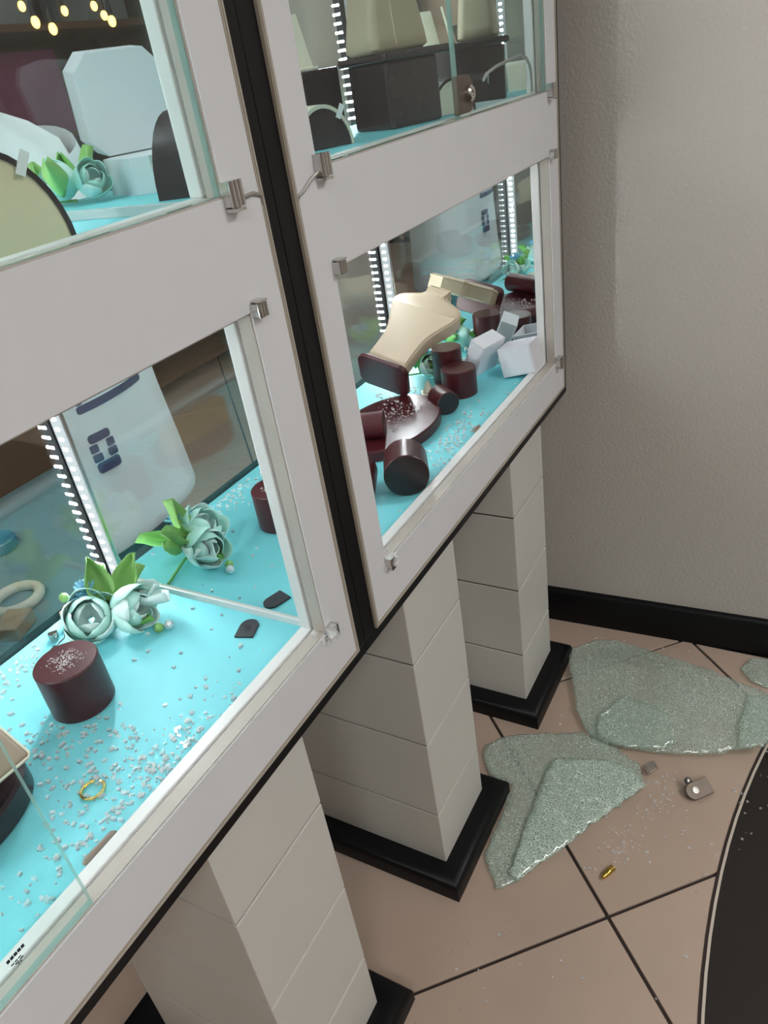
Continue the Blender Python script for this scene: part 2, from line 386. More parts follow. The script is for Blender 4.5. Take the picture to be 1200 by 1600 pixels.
def cabinet(x0, label, panes, crumbs):
    t = thing('display_cabinet', label, 'cabinet', (x0, Y0, ZB), group='wall display cabinets')
    def W(mb):                        # meshes are laid out with z from the floor
        for v in mb.bm.verts: v.co.z -= ZB
        return mb
    # black carcass
    mb = MB(); f = 0.002
    mb.box((0, f, ZB), (CW, 0.30, ZB + 0.0135)); mb.box((0, f, ZT - 0.0135), (CW, 0.30, ZT))
    mb.box((0, f, ZB + 0.0135), (PX0, 0.30, ZT - 0.0135)); mb.box((PX1, f, ZB + 0.0135), (CW, 0.30, ZT - 0.0135))
    mb.box((PX0, 0.288, ZB + 0.0135), (PX1, 0.30, ZF - 0.002)); mb.box((PX0, 0.288, WZ[0][1] + 0.008), (PX1, 0.30, ZF2 - 0.002)); mb.box((PX0, 0.288, WZ[1][1] + 0.008), (PX1, 0.30, ZT - 0.0135))
    mb.box((PX0, 0.288, ZF - 0.002), (MX0, 0.30, ZT - 0.04)); mb.box((MX1, 0.288, ZF - 0.002), (PX1, 0.30, ZT - 0.04))
    W(mb).obj('carcass', 'black_lacquer', t, bevel=0.0008, seg=1)
    # beige edge strip round the panel
    mb = MB(); ring_boxes(mb, PX0 + 0.0045, PX1 - 0.0045, 0.529 + 0.0045, ZT - 0.018, 0.0045, -0.0004, PT)
    W(mb).obj('edge_strip', 'edge_beige', t)
    mb = MB(); ring_boxes(mb, PX0 + 0.0025, PX1 - 0.0025, 0.529 + 0.0025, ZT - 0.016, 0.0012, -0.0012, -0.0004)
    W(mb).obj('edge_bead', 'rebate_taupe', t)
    # white front panel with two openings
    a, b = PX0 + 0.0045, PX1 - 0.0045; zl, zh = 0.529 + 0.0045, ZT - 0.018
    mb = MB()
    mb.box((a, 0, zl), (WX0, PT, zh)); mb.box((WX1, 0, zl), (b, PT, zh))
    for z0, z1 in ((zl, WZ[0][0]), (WZ[0][1], WZ[1][0]), (WZ[1][1], zh)): mb.box((WX0, 0, z0), (WX1, PT, z1))
    W(mb).obj('front_panel', 'panel_white', t)
    for (z0, z1), zf in zip(WZ, (ZF, ZF2)):
        # thin taupe rebate lining, white inner frame behind it
        mb = MB(); ring_boxes(mb, WX0 + 0.0012, WX1 - 0.0012, z0 + 0.0012, z1 - 0.0012, 0.0012, 0.0015, PT)
        W(mb).obj('rebate_lining', 'rebate_taupe', t)
        mb = MB(); ring_boxes(mb, WX0 + 0.003, WX1 - 0.003, z0 + 0.002, z1 - 0.003, 0.007, PT + 0.002, PT + 0.013)
        W(mb).obj('inner_frame', 'inner_white', t, bevel=0.001)
        zc = z1 + 0.008; lk_ = 'a' if x0 < 0 else ('b' if zf == ZF else 'c')      # the right cabinet's bars are dimmer
        W(MB().box((MX0, PT + 0.013, zf - 0.012), (MX1, MY, zf))).obj('shelf_board', 'turquoise', t)
        W(MB().box((MX0, PT + 0.013, zc), (MX1, MY, zc + 0.006))).obj('top_board', 'inner_white', t)
        W(MB().box((MX0, MY, zf), (MX1, MY + 0.003, zc))).obj('back_glass', 'back_pane', t)
        for xa, xb in ((MX0 - 0.005, MX0), (MX1, MX1 + 0.005)):
            W(MB().box((xa, PT + 0.013, zf), (xb, MY, zc))).obj('side_mirror', 'mirror', t)
        for xa, xb in ((MX0, MX0 + 0.0025), (MX1 - 0.0025, MX1)):
            W(MB().box((xa, PT + 0.014, zf + 0.0002), (xb, MY - 0.001, zf + 0.0065))).obj('mirror_trim', 'inner_white', t)
        for sx, cx in ((-1, MX1 - 0.0022), (1, MX0 + 0.0022)):
            B = Matrix.Translation((cx, MY - 0.0095, 0)) @ Matrix.Rotation(sx * PI / 2, 4, 'Z')
            bar = W(MB().box((-0.0085, 0.0, zf + 0.001), (0.0085, 0.002, zc - 0.001), B)).obj('light_bar', 'aluminium', t)
            W(MB().box((-0.0065, -0.0010, zf + 0.003), (0.0065, 0.0, zc - 0.003), B)).obj('light_strip', 'led_strip_' + lk_, bar)
            mb = MB(); z = zf + 0.008
            while z < zc - 0.006:
                mb.box((-0.0024, -0.0018, z - 0.0014), (0.0024, -0.0010, z + 0.0014), B); z += 0.0106
            o = W(mb).obj('light_chips', 'led_chip_' + lk_, bar); o['kind'] = 'stuff'
    mid = (WX0 + WX1) / 2
    for row, side in panes:
        z0, z1 = WZ[row]; xa, xb = (WX0 + 0.002, mid - 0.001) if side == 0 else (mid + 0.001, WX1 - 0.002)
        mb = MB(); mb.box((xa, 0.002, z0 + 0.0015), (xb, 0.0068, z1 - 0.0015))
        mb.bm.faces.ensure_lookup_table()
        for fc in mb.bm.faces:
            fc.normal_update(); fc.material_index = 0 if abs(fc.normal.y) > 0.5 else 1
        p = W(mb).obj('glass_door', ['pane', 'pane_edge'], t)
    for row in (0, 1):
        for cx in (WX0 + 0.001, WX1 + 0.004):
            for zz, fl_ in ((WZ[row][0], 1), (WZ[row][1], -1)):
                o = link('glass_clamp', CLAMP, t); o.location = (cx, -0.0045, zz + (0.002 if fl_ > 0 else 0.001) - ZB)
                if fl_ < 0: o.rotation_euler = (0, PI, 0); o.scale = (0.8, 0.9, 0.62)
                if (row, cx > 0.3, fl_) in crumbs:
                    o.scale = (0.7, 0.8, 0.7)
                    mb = MB(); rr = random.Random(11)
                    for q in range(34):
                        s_ = rr.uniform(0.0016, 0.0036); M = Matrix.Translation((cx - 0.004 * (1 if cx > 0.3 else -1) + rr.gauss(0, 0.0045), rr.uniform(-0.010, 0.010), zz - ZB + rr.gauss(0.001, 0.0045))) @ Matrix.Rotation(rr.uniform(0, 6), 4, Vector((rr.random(), rr.random(), rr.random() + .1)))
                        mb.box((-s_, -s_ * .8, -s_ * .7), (s_, s_ * .8, s_ * .7), M)
                    oo = mb.obj('glass_crumbs', 'shard', t); oo['kind'] = 'stuff'; oo['label'] = 'crumbs of broken glass stuck to the clamp'
    return t
c1 = cabinet(CAB[0], 'left white display cabinet, its lower right glass smashed out', ((0, 0), (1, 0), (1, 1)), {(0, True, 1)})
c2 = cabinet(CAB[1], 'right white display cabinet beside the wall, both lower glass doors missing', ((1, 0), (1, 1)), {(0, False, 1)})
# sensor wires from the upper clamps into the panel edge
def wire(parent, pts): MB().tube([(x, y, z - ZB) for x, y, z in pts], 0.0013, 6).obj('sensor_wire', 'steel_wire', parent, smooth=True)
wire(c1, [(WX1 + 0.008, -0.003, 0.943), (WX1 + 0.018, -0.0016, 0.9405), (WX1 + 0.028, -0.0014, 0.941), (PX1 - 0.0035, -0.001, 0.938), (PX1 - 0.0028, 0.001, 0.930), (PX1 - 0.0028, 0.002, 0.90), (PX1 - 0.0028, 0.002, 0.75)])
wire(c2, [(WX0 - 0.004, -0.003, 0.941), (WX0 - 0.014, -0.0016, 0.937), (WX0 - 0.026, -0.0014, 0.931), (PX0 + 0.0035, -0.001, 0.929), (PX0 + 0.003, 0.001, 0.922), (PX0 + 0.003, 0.002, 0.88), (PX0 + 0.003, 0.002, 0.70)])
# lock on the meeting edge of the upper right glass, with its curved wire
lk = MB(); mx = (WX0 + WX1) / 2
lk.prism([(0, 0), (0.026, 0)] + [(0.026 + 0.0 + 0.014 * math.sin(a), 0.017 - 0.017 * math.cos(a)) for a in [PI * i / 10 for i in range(1, 10)]] + [(0.026, 0.034), (0, 0.034)], -0.0055, 0.001, Matrix.Translation((mx - 0.006, 0, 0.948 - ZB)) @ Matrix.Rotation(PI / 2, 4, 'X') @ Matrix.Diagonal((1, 1, 1, 1)))
lk = lk.obj('lock_plate', 'bronze', c2, bevel=0.001)
MB().lathe([(0.0075, 0), (0.0075, 0.004), (0.006, 0.0055), (0.003, 0.0055), (0.003, 0.004)], 20, Matrix.Translation((mx + 0.018, -0.001, 0.965 - ZB)) @ Matrix.Rotation(PI / 2, 4, 'X')).obj('lock_cylinder', 'chrome', lk, smooth=True)
MB().tube([(x - CAB[1], 0.0145, z - ZB) for x, z in ((0.880, 0.972), (0.891, 0.9775), (0.921, 0.9825), (0.972, 0.9865), (1.000, 0.9885), (1.018, 0.985), (1.030, 0.977), (1.036, 0.965), (1.0365, 0.947))], 0.0017, 8).obj('lock_cable', 'steel_wire', c2, smooth=True)
# maker's stamp printed on the remaining lower left glass
mb = MB(); sx0, sz0 = 0.272, 0.606
for dx, w_, dz, h_ in ((0, 0.012, 0, 0.0022), (0.001, 0.007, -0.0035, 0.0007), (0.003, 0.006, -0.0052, 0.0007), (0.004, 0.003, -0.0068, 0.0007)):
    n_ = max(2, int(w_ / 0.0021))
    for q in range(n_): mb.box((sx0 + dx + q * w_ / n_, 0.0016, sz0 + dz - ZB), (sx0 + dx + (q + 0.8) * w_ / n_, 0.0019, sz0 + dz + h_ - ZB))
mb.obj('glass_stamp', 'print_dark', c1)

# ------------------------------------------------------------------ risers and displays
def riser_mesh(r, h):
    mb = MB(); mb.lathe([(r - 0.001, 0), (r, 0.001), (r, h - 0.0012), (r - 0.0012, h)], 40)
    mb.bm.faces.ensure_lookup_table()
    me = mb.mesh('riser', ['burgundy', 'burgundy_end'], True, 30)
    for p in me.polygons:
        if abs(p.normal.z) > 0.95: p.material_index = 1 if p.center.z < 0.001 else 0
    return me
def riser(label, loc, r, h, axis=(0, 0, 1), group=None):
    o = link('display_riser', riser_mesh(r, h)); o.matrix_world = axis_matrix(loc, axis, (0, 0, 1) if abs(axis[2]) < 0.9 else (1, 0, 0))
    return tag(o, label, 'display riser', group or 'burgundy display risers')
riser('burgundy cylinder riser dusted with glass, standing alone in the left cabinet', (0.262, 0.508, ZF), 0.0265, 0.046)
riser('burgundy cylinder riser standing upright beside the white boxes', (0.942, 0.454, ZF), 0.0255, 0.040)
riser('dark burgundy riser standing behind the upright riser, under the bust', (0.982, 0.490, ZF), 0.0225, 0.055)
def lying(label, face_c, axis, r, h):     # face_c: centre of the dark end nearest the camera, axis points away from it
    return riser(label, face_c, r, h, axis)
lying('burgundy riser on its side, dark round end facing the camera, nearest the front rail', (0.6490, 0.3900, ZF + 0.0262), (0.87, 0.49, 0), 0.026, 0.046)
lying('burgundy riser on its side, half hidden behind the white stile', (0.6095, 0.437, ZF + 0.0242), (0.90, 0.43, 0), 0.024, 0.046)
lying('small burgundy riser lying on its side beside the round plate', (0.868, 0.438, ZF + 0.0167), (0.66, 0.75, 0), 0.0165, 0.036)
lying('burgundy riser lying across the round plate', (0.757, 0.476, ZF + 0.0165 + 0.0175), (-0.42, 0.90, 0), 0.0172, 0.075)
# round plate
mb = MB(); mb.lathe([(0.96, 0), (1, 0.002), (1, 0.0135), (0.975, 0.016)], 64, sx=0.095, sy=0.065)
o = mb.obj('display_plate', 'burgundy', smooth=True, angle=30); o.location = (0.800, 0.497, ZF)
tag(o, 'oval burgundy display plate littered with glass fragments', 'display plate')

# necklace bust lying with its base towards the camera
def smooth_outline(half, n=6):
    pts = []
    for i in range(len(half) - 1):
        p0 = Vector(half[max(i - 1, 0)]); p1 = Vector(half[i]); p2 = Vector(half[i + 1]); p3 = Vector(half[min(i + 2, len(half) - 1)])
        for k in range(n):
            t = k / n
            pts.append(0.5 * ((2 * p1) + (p2 - p0) * t + (2 * p0 - 5 * p1 + 4 * p2 - p3) * t * t + (3 * p1 - p0 - 3 * p2 + p3) * t ** 3))
    pts.append(Vector(half[-1])); return [(p[0], p[1]) for p in pts]
def bust(name, label, M, L, mats, thick=0.026, plate=(0.052, 0.034, 0.0075), scale=1.0):
    half = [(0.0, 0.026), (0.03, 0.0255), (0.06, 0.028), (0.085, 0.036), (0.105, 0.044), (0.118, 0.046), (0.128, 0.040), (0.134, 0.028), (0.140, 0.017), (0.150, 0.0125), (0.158, 0.015)]
    k = L / 0.158
    half = [(a * k, b * scale) for a, b in half]
    hs = smooth_outline(half)
    outl = hs + [(a, -b) for a, b in reversed(hs)]
    t = thing(name, label, 'display bust'); t.matrix_world = M
    cx = L * 0.45
    def ins(s): return [(cx + (a - cx) * (1 - s * 0.012 / 0.1), b * (1 - s * 0.045)) for a, b in outl]
    mb = MB()
    mb.rings([[(a, b, z) for a, b in ins(s)] for z, s in ((-thick / 2, 0.9), (-thick / 2 + 0.003, 0.0), (thick / 2 - 0.0045, 0.0), (thick / 2 - 0.0015, 0.35), (thick / 2, 1.2))], cap=False)
    top = ins(1.2)
    # cap front and back with strips between both halves
    n = len(hs)
    for z, s in ((thick / 2, 1.2), (-thick / 2, 0.9)):
        o_ = ins(s); vs = [mb.bm.verts.new((a, b, z)) for a, b in o_]
        for i in range(n - 1): mb.bm.faces.new((vs[i], vs[i + 1], vs[2 * n - 2 - i], vs[2 * n - 1 - i]))
    bmesh.ops.remove_doubles(mb.bm, verts=mb.bm.verts, dist=1e-5)
    mb.obj('torso', mats, t, smooth=True, angle=35)
    mb = MB(); mb.tube([(a, b, thick / 2 - 0.004) for a, b in outl], 0.0014, 6)
    mb.obj('piping', mats, t, smooth=True)
    pw, ph, pt = plate
    mb = MB(); pts = []
    for sx, sy, a0 in ((1, 1, 0), (-1, 1, PI / 2), (-1, -1, PI), (1, -1, 1.5 * PI)):
        for q in range(5): pts.append((sx * (pw - 0.012) + 0.012 * math.cos(a0 + q * PI / 8), sy * (ph - 0.012) + 0.012 * math.sin(a0 + q * PI / 8)))
    mb.prism(pts, -pt, 0, axis_matrix((0, 0, -0.008), (1, 0, 0), (0, 1, 0)))
    p = mb.obj('base_plate', 'burgundy', t, bevel=0.001)
    return t
def frame(o, u, v):
    u = Vector(u).normalized(); v = Vector(v); v = (v - u * v.dot(u)).normalized(); w = u.cross(v)
    return Matrix.Translation(o) @ Matrix((u, v, w)).transposed().to_4x4()
bust('necklace_bust', 'beige leather necklace bust toppled over on its burgundy base plate', frame((0.882, 0.540, 0.632), (0.145, -0.020, 0.055), (0.1, 1, 0.30)), 0.172, 'beige_leather', plate=(0.040, 0.028, 0.008), scale=1.18)

# white boxes
def box_mesh(name, w, d, h, th, parent):
    mb = MB()
    mb.box((-w / 2, -d / 2, 0), (w / 2, d / 2, th)); mb.box((-w / 2, -d / 2, th), (w / 2, -d / 2 + th, h)); mb.box((-w / 2, d / 2 - th, th), (w / 2, d / 2, h))
    mb.box((-w / 2, -d / 2 + th, th), (-w / 2 + th, d / 2 - th, h)); mb.box((w / 2 - th, -d / 2 + th, th), (w / 2, d / 2 - th, h))
    mb.obj('box_body', 'white_card', parent, bevel=0.0005, seg=1)
t = thing('ring_box', 'open white card ring box tilted against the right side mirror', 'box', (1.0265, 0.3860, ZF + 0.005), (math.radians(-12), math.radians(4), math.radians(3)))
box_mesh('b', 0.046, 0.050, 0.043, 0.0022, t)
mb = MB(); mb.box((-0.0205, -0.0225, 0.004), (0.0205, 0.0225, 0.030)); mb.box((-0.003, -0.016, 0.030), (0.003, 0.016, 0.0312)); mb.obj('ring_cushion', 'card_inner', t, bevel=0.002)
t = thing('box_lid', 'white card box lid leaning over beside the open white box', 'box lid', (1.014, 0.4320, ZF + 0.0), (math.radians(24), 0, math.radians(-16)))
L_ = Matrix.Translation((0, 0, 0.0255)) @ Matrix.Rotation(-PI / 2, 4, 'X')
mb = MB(); w = 0.052; h = 0.026; th = 0.002
for a, b in (((-w / 2, -w / 2, 0), (w / 2, w / 2, th)), ((-w / 2, -w / 2, th), (w / 2, -w / 2 + th, h)), ((-w / 2, w / 2 - th, th), (w / 2, w / 2, h)), ((-w / 2, -w / 2 + th, th), (-w / 2 + th, w / 2 - th, h)), ((w / 2 - th, -w / 2 + th, th), (w / 2, w / 2 - th, h))):
    mb.box(a, b, Matrix.Translation((0, 0.013, 0)) @ L_)
mb.obj('lid_body', 'white_card', t, bevel=0.0005, seg=1)

# ------------------------------------------------------------------ silk flowers
def petal_mesh(name, ln, wd, cup, mats, tip=0.0, seed=0):
    rr = random.Random(seed); n, m = 7, 7; R = []
    for i in range(n):
        u = i / (n - 1); wv = wd * (0.18 + 0.82 * math.sin(PI * min(1, u * 0.86 + 0.08)) ** 0.8) * (1 - tip * u * u)
        row = []
        for j in range(m):
            v = (j / (m - 1) - 0.5) * 2
            z = cup * (1 - math.cos(u * 1.9)) * ln + wd * 0.55 * v * v * (1 - 0.4 * u) + rr.uniform(-1, 1) * 0.0006
            row.append((u * ln * (1 - 0.12 * v * v), v * wv / 2, z))
        R.append(row)
    mb = MB(); mb.rings(R, cap=False, close=False)
    me = mb.mesh(name, mats, True, 80)
    return me
PET = [petal_mesh('petal', 0.034, 0.034, 0.55, 'petal_mint', 0, 1), petal_mesh('petal', 0.030, 0.030, 0.75, 'petal_pale', 0, 2), petal_mesh('petal', 0.036, 0.026, 0.3, 'petal_pale', 0.35, 3)]
LEAF = [petal_mesh('leaf', 0.045, 0.026, 0.22, 'leaf', 0.7, 4), petal_mesh('leaf', 0.040, 0.026, 0.3, 'leaf_light', 0.6, 5)]
def place_leafy(name, me, parent, loc, az, el, roll=0, sc=1.0):
    o = link(name, me, parent); o.scale = (sc, sc, sc)
    o.matrix_local = Matrix.Translation(loc) @ Matrix.Rotation(az, 4, 'Z') @ Matrix.Rotation(-el, 4, 'Y') @ Matrix.Rotation(roll, 4, 'X') @ Matrix.Diagonal((sc, sc, sc, 1))
    s_ = o.modifiers.new('thick', 'SOLIDIFY'); s_.thickness = 0.0006
    return o
def tuft(parent, loc, r=0.009, seed=0):
    rr = random.Random(seed); mb = MB()
    for q in range(34):
        a, e = rr.uniform(0, 2 * PI), rr.uniform(0.1, 1.4); d = Vector((math.cos(a) * math.cos(e), math.sin(a) * math.cos(e), math.sin(e)))
        p = Vector(loc) + d * r * 0.3
        mb.tube([p, p + d * r * 0.6, p + d * r * 1.25 + Vector((rr.uniform(-.002, .002), rr.uniform(-.002, .002), 0))], [0.0013, 0.0015, 0.0006], 5)
    o = mb.obj('flower_centre', 'petal_blue', parent, smooth=True); o['label'] = 'fuzzy blue flower centre'
def flowers(label, loc, rz, spec, leaves, tufts, beads, group='silk flower sprays'):
    t = thing('silk_flower_spray', label, 'flowers', loc, (0, 0, rz), group)
    for (p, az, el, roll, k, sc) in spec: place_leafy('petal', PET[k], t, p, az, el, roll, sc)
    for (p, az, el, roll, k, sc) in leaves: place_leafy('leaf', LEAF[k], t, p, az, el, roll, sc)
    for i, p in enumerate(tufts): tuft(t, p, 0.0085, i)
    mb = MB(); mb.tube([(-0.005, 0, 0.003), (0.015, 0.004, 0.004), (0.03, 0.0, 0.003), (0.05, -0.006, 0.002)], 0.0014, 6); mb.obj('stem', 'stem', t, smooth=True)
    for i, p in enumerate(beads): MB().ball(p, 0.0042, 10, 6).obj('bead', 'gem' if i % 2 else 'leaf_light', t, smooth=True)
    return t
def cup_mesh(R, th0, th1, half, flare, mats, seed):
    rr = random.Random(seed); n, m = 8, 9; rows = []
    for i in range(n):
        u = i / (n - 1); th = math.radians(th0 + (th1 - th0) * u); Rr = R * (1 + flare * u ** 4)
        row = []
        for j in range(m):
            v = (j / (m - 1) - 0.5) * 2; ph = math.radians(half) * v * (0.55 + 0.45 * math.sin(PI * min(1, u * 0.8 + 0.2)))
            R2 = Rr * (1 - 0.10 * v * v + 0.02 * math.sin(3 * v + seed) * u) ; t2 = th - 0.16 * v * v * u + rr.uniform(-.01, .01)
            row.append((R2 * math.sin(t2) * math.cos(ph), R2 * math.sin(t2) * math.sin(ph), -R2 * math.cos(t2)))
        rows.append(row)
    mb = MB(); mb.rings(rows, cap=False, close=False)
    return mb.mesh('petal', mats, True, 80)
CUPS = [cup_mesh(0.0185, 12, 118, 62, 0.16, 'petal_mint', 1), cup_mesh(0.0180, 12, 124, 58, 0.10, 'petal_pale', 2), cup_mesh(0.0145, 12, 140, 66, 0.05, 'petal_mint', 3), cup_mesh(0.0110, 12, 150, 70, 0.05, 'petal_pale', 4)]
def rose_head(parent, c, axis, sc=1.0, seed=0):
    rr = random.Random(seed); B = axis_matrix(c, axis, (0.3, 0.2, 0.9) if abs(axis[2]) < 0.9 else (1, 0, 0))
    for ring, (n, ks) in enumerate(((5, (0, 1)), (4, (2,)), (3, (3,)))):
        for q in range(n):
            o = link('petal', CUPS[ks[q % len(ks)]], parent); k = sc * rr.uniform(0.95, 1.08)
            o.matrix_local = B @ Matrix.Rotation(2 * PI * q / n + ring * 0.5 + rr.uniform(-.15, .15), 4, 'Z') @ Matrix.Rotation(rr.uniform(-.1, .12) * (1 if ring == 0 else 0), 4, 'Y') @ Matrix.Diagonal((k, k, k * 1.1, 1))
            m = o.modifiers.new('thick', 'SOLIDIFY'); m.thickness = 0.0005
def rose(c, rr, n_out=5, sc=1.0, tilt=(0, 0)):
    out = []
    for q in range(n_out): out.append((c, 2 * PI * q / n_out + rr.uniform(-.2, .2), 0.35 + rr.uniform(-.1, .15), 0, q % 2, sc))
    for q in range(4): out.append(((c[0], c[1], c[2] + 0.003), 2 * PI * q / 4 + 0.4, 0.85 + rr.uniform(-.1, .1), 0, 1, sc * 0.8))
    return out
fr = random.Random(21)
F = Vector((0.346, 0.561, ZF))
t = flowers('mint silk flowers with green leaves fallen at the corner of the left cabinet', F, 0,
        [((0.016, -0.018, 0.016), 4.9, -0.2, -0.3, 2, 0.9), ((0.020, -0.010, 0.014), 5.5, 0.1, 0.4, 2, 0.8)],
        [((0.006, 0.004, 0.022), 1.1, 0.95, 0, 1, 1.0), ((0.016, -0.004, 0.020), 0.1, 0.55, 0.4, 1, 0.95), ((0.018, 0.004, 0.012), 5.8, 0.3, 0, 1, 0.9), ((0.004, 0.012, 0.010), 0.6, 0.2, 0, 0, 1.0), ((0.004, -0.02, 0.004), 5.0, 0.0, 0, 0, 0.55)],
        [(-0.002, 0.014, 0.034)], [(0.010, -0.046, 0.0045), (0.016, -0.052, 0.0045), (-0.012, 0.03, 0.034)])
rose_head(t, (-0.014, 0.002, 0.0215), (-0.35, -0.55, 0.55), 1.22, 1)
rose_head(t, (0.010, -0.024, 0.0185), (0.15, -0.8, 0.2), 1.02, 2)
t.scale = (1.14, 1.14, 1.14)
t = flowers('mint and green silk flowers half hidden under the toppled bust', (1.000, 0.548, ZF), 2.0, [],
        [((0.0, -0.004, 0.008), 3.6, 0.2, 0, 0, 1.0), ((0.006, 0.0, 0.012), 2.4, 0.55, 0, 0, 1.0), ((0.0, 0.0, 0.01), 4.6, 0.25, 0, 0, 0.9), ((0.01, -0.01, 0.02), 1.2, 0.5, 0, 1, 0.8), ((0.0, 0.01, 0.006), 3.0, 0.1, 0, 0, 1.0)], [(-0.01, 0, 0.030)], [(-0.03, 0.02, 0.0045), (-0.035, 0.0, 0.0045)])
rose_head(t, (-0.018, 0.014, 0.019), (-0.3, 0.6, 0.4), 0.95, 3)
t = flowers('blue-centred silk flowers at the far left end of the right cabinet, seen in its mirror', (0.548, 0.588, ZF), 0.6, [],
        [((0.0, 0.0, 0.01), 1.0, 0.3, 0, 0, 1.0), ((0.0, 0.0, 0.012), 3.4, 0.6, 0, 1, 1.0), ((0.0, 0.0, 0.01), 5.2, 0.4, 0, 0, 1.0)], [(0.012, 0, 0.036)], [(0.03, -0.02, 0.0045)])
rose_head(t, (0.0, 0.0, 0.022), (0.3, -0.3, 0.8), 1.05, 4); rose_head(t, (0.032, -0.012, 0.019), (0.7, -0.3, 0.4), 0.9, 5)

# small fallen things in the left lower cabinet
def gasket_mesh():
    pts = [(-0.012, -0.009), (0.004, -0.009)] + [(0.004 + 0.009 * math.sin(a), -0.009 * math.cos(a)) for a in [PI * i / 10 for i in range(1, 10)]] + [(0.004, 0.009), (-0.012, 0.009)]
    n = 10; hole = [(0.001 + 0.0022 * math.cos(2 * PI * i / n), 0.0022 * math.sin(2 * PI * i / n)) for i in range(n)]
    mb = MB(); mb.prism(pts, 0, 0.002); mb.lathe([(0.0024, 0.0019), (0.0024, 0.0024), (0.0015, 0.0024), (0.0012, 0.0012)], 12, Matrix.Translation((0.001, 0, 0)))
    return mb.mesh('gasket', 'black_rubber')
o = link('rubber_gasket', gasket_mesh(), bevel=0.0004); o.matrix_world = Matrix.Translation((0.3885, 0.4265, ZF)) @ Matrix.Rotation(math.radians(18), 4, 'Z')
tag(o, 'black rubber gasket with a hole, fallen beside the left cabinet side mirror', 'gasket')
def strip(label, p0, p1, z, h=0.012, th=0.003):
    p0, p1 = Vector((*p0, 0)), Vector((*p1, 0)); d = p1 - p0
    M = Matrix.Translation((p0.x, p0.y, z)) @ Matrix.Rotation(math.atan2(d.y, d.x), 4, 'Z') @ Matrix.Rotation(math.radians(-35), 4, 'X')
    mb = MB(); L = d.length
    pts = [(0.002, 0), (L - 0.002, 0), (L, 0.002), (L, h - 0.002), (L - 0.002, h), (0.002, h), (0, h - 0.002), (0, 0.002)]
    mb.prism(pts, -th / 2, th / 2, M @ Matrix.Rotation(PI / 2, 4, 'X'))
    o = mb.obj('bumper_strip', 'brown_strip', bevel=0.0004)
    return tag(o, label, 'bumper strip', 'loose brown bumper strips')
strip('brown bumper strip leaning on the front rail of the left cabinet', (0.148, 0.3775), (0.176, 0.3765), ZF + 0.0012, 0.0055, 0.004)
strip('short brown bumper strip leaning on the front rail of the right cabinet', (0.816, 0.377), (0.832, 0.3765), ZF + 0.0012, 0.0065, 0.004)
# gold ring
t = thing('gold_ring', 'gold ring with a pale stone lying among the glass fragments', 'ring', (0.196, 0.424, ZF + 0.0011), (math.radians(0), 0, 0.5))
mb = MB(); rad = 0.0085
mb.tube([(rad * math.cos(a), rad * math.sin(a), 0.0008) for a in [0.15 + 5.7 * i / 28 for i in range(29)]], 0.0011, 8); mb.obj('band', 'gold', t, smooth=True)
MB().lathe([(0.0005, -0.001), (0.003, 0.0012), (0.002, 0.0024)], 10, Matrix.Translation((rad, -0.0005, 0.0022)) @ Matrix.Rotation(PI / 2, 4, 'Y')).obj('stone', 'gem', t)
# cream heart-shaped pad, dark bits near the back mirror
mb = MB(); mb.prism([(0.0, -0.010), (0.006, -0.003), (0.0085, 0.004), (0.006, 0.009), (0.002, 0.0085), (0, 0.006), (-0.002, 0.0085), (-0.006, 0.009), (-0.0085, 0.004), (-0.006, -0.003)], -0.0015, 0.0015, Matrix.Translation((0.3360, 0.6085, ZF + 0.0113)) @ Matrix.Rotation(0.5, 4, 'Z') @ Matrix.Rotation(math.radians(72), 4, 'X'))
tag(mb.obj('heart_pad', 'beige_leather', bevel=0.0008), 'small beige heart-shaped pad beside the mint flowers', 'pad')
mb = MB(); mb.box((-0.006, -0.003, 0), (0.006, 0.003, 0.006)); mb.box((-0.002, -0.0045, 0.002), (0.003, 0.0045, 0.008)); mb.lathe([(0.0025, 0), (0.0025, 0.009)], 10, Matrix.Translation((-0.004, 0, 0)))
o = mb.obj('metal_catch', 'chrome', bevel=0.0004); o.location = (0.313, 0.606, ZF); o.rotation_euler = (0, 0, 0.9); tag(o, 'small chrome catch lying by the back mirror of the left cabinet', 'catch')
mb = MB(); mb.box((-0.006, -0.0025, 0), (0.006, 0.0025, 0.004)); mb.tube([(0.006, 0, 0.002), (0.012, 0.002, 0.0015), (0.02, 0.001, 0.001), (0.026, 0.004, 0.001)], 0.0007, 6)
o = mb.obj('wire_clip', 'black_rubber', bevel=0.0003); o.location = (0.298, 0.590, ZF); o.rotation_euler = (0, 0, 0.3); tag(o, 'tiny black wire clip behind the dusted burgundy riser', 'clip')

# bracelet display with a tan pad, behind the surviving pane
t = thing('bracelet_display', 'tan padded bracelet display on a dark base behind the unbroken glass', 'display stand', (0.124, 0.497, ZF), (0, 0, math.radians(-4)))
mb = MB(); mb.lathe([(0.97, 0), (1, 0.002), (1, 0.020), (0.95, 0.0225)], 48, sx=0.066, sy=0.046); mb.obj('base', 'dark_plum', t, smooth=True, angle=30)
mb = MB(); mb.box((-0.055, 0.014, 0.0225), (0.066, 0.024, 0.060)); mb.obj('amber_block', 'amber', t, bevel=0.002)
PM = Matrix.Translation((0.006, -0.014, 0.050)) @ Matrix.Rotation(math.radians(24), 4, 'X')
mb = MB(); mb.box((-0.06, -0.026, -0.004), (0.055, 0.026, 0.004), PM); mb.obj('pad', 'tan_pad', t, bevel=0.003, seg=3)
mb = MB(); mb.tube([(-0.06, -0.0262, 0.002), (0.053, -0.0262, 0.002), (0.0555, -0.024, 0.002), (0.0555, 0.024, 0.002), (0.053, 0.0262, 0.002), (-0.06, 0.0262, 0.002)], 0.0011, 6, M=PM); mb.obj('piping', 'cream', t, smooth=True)
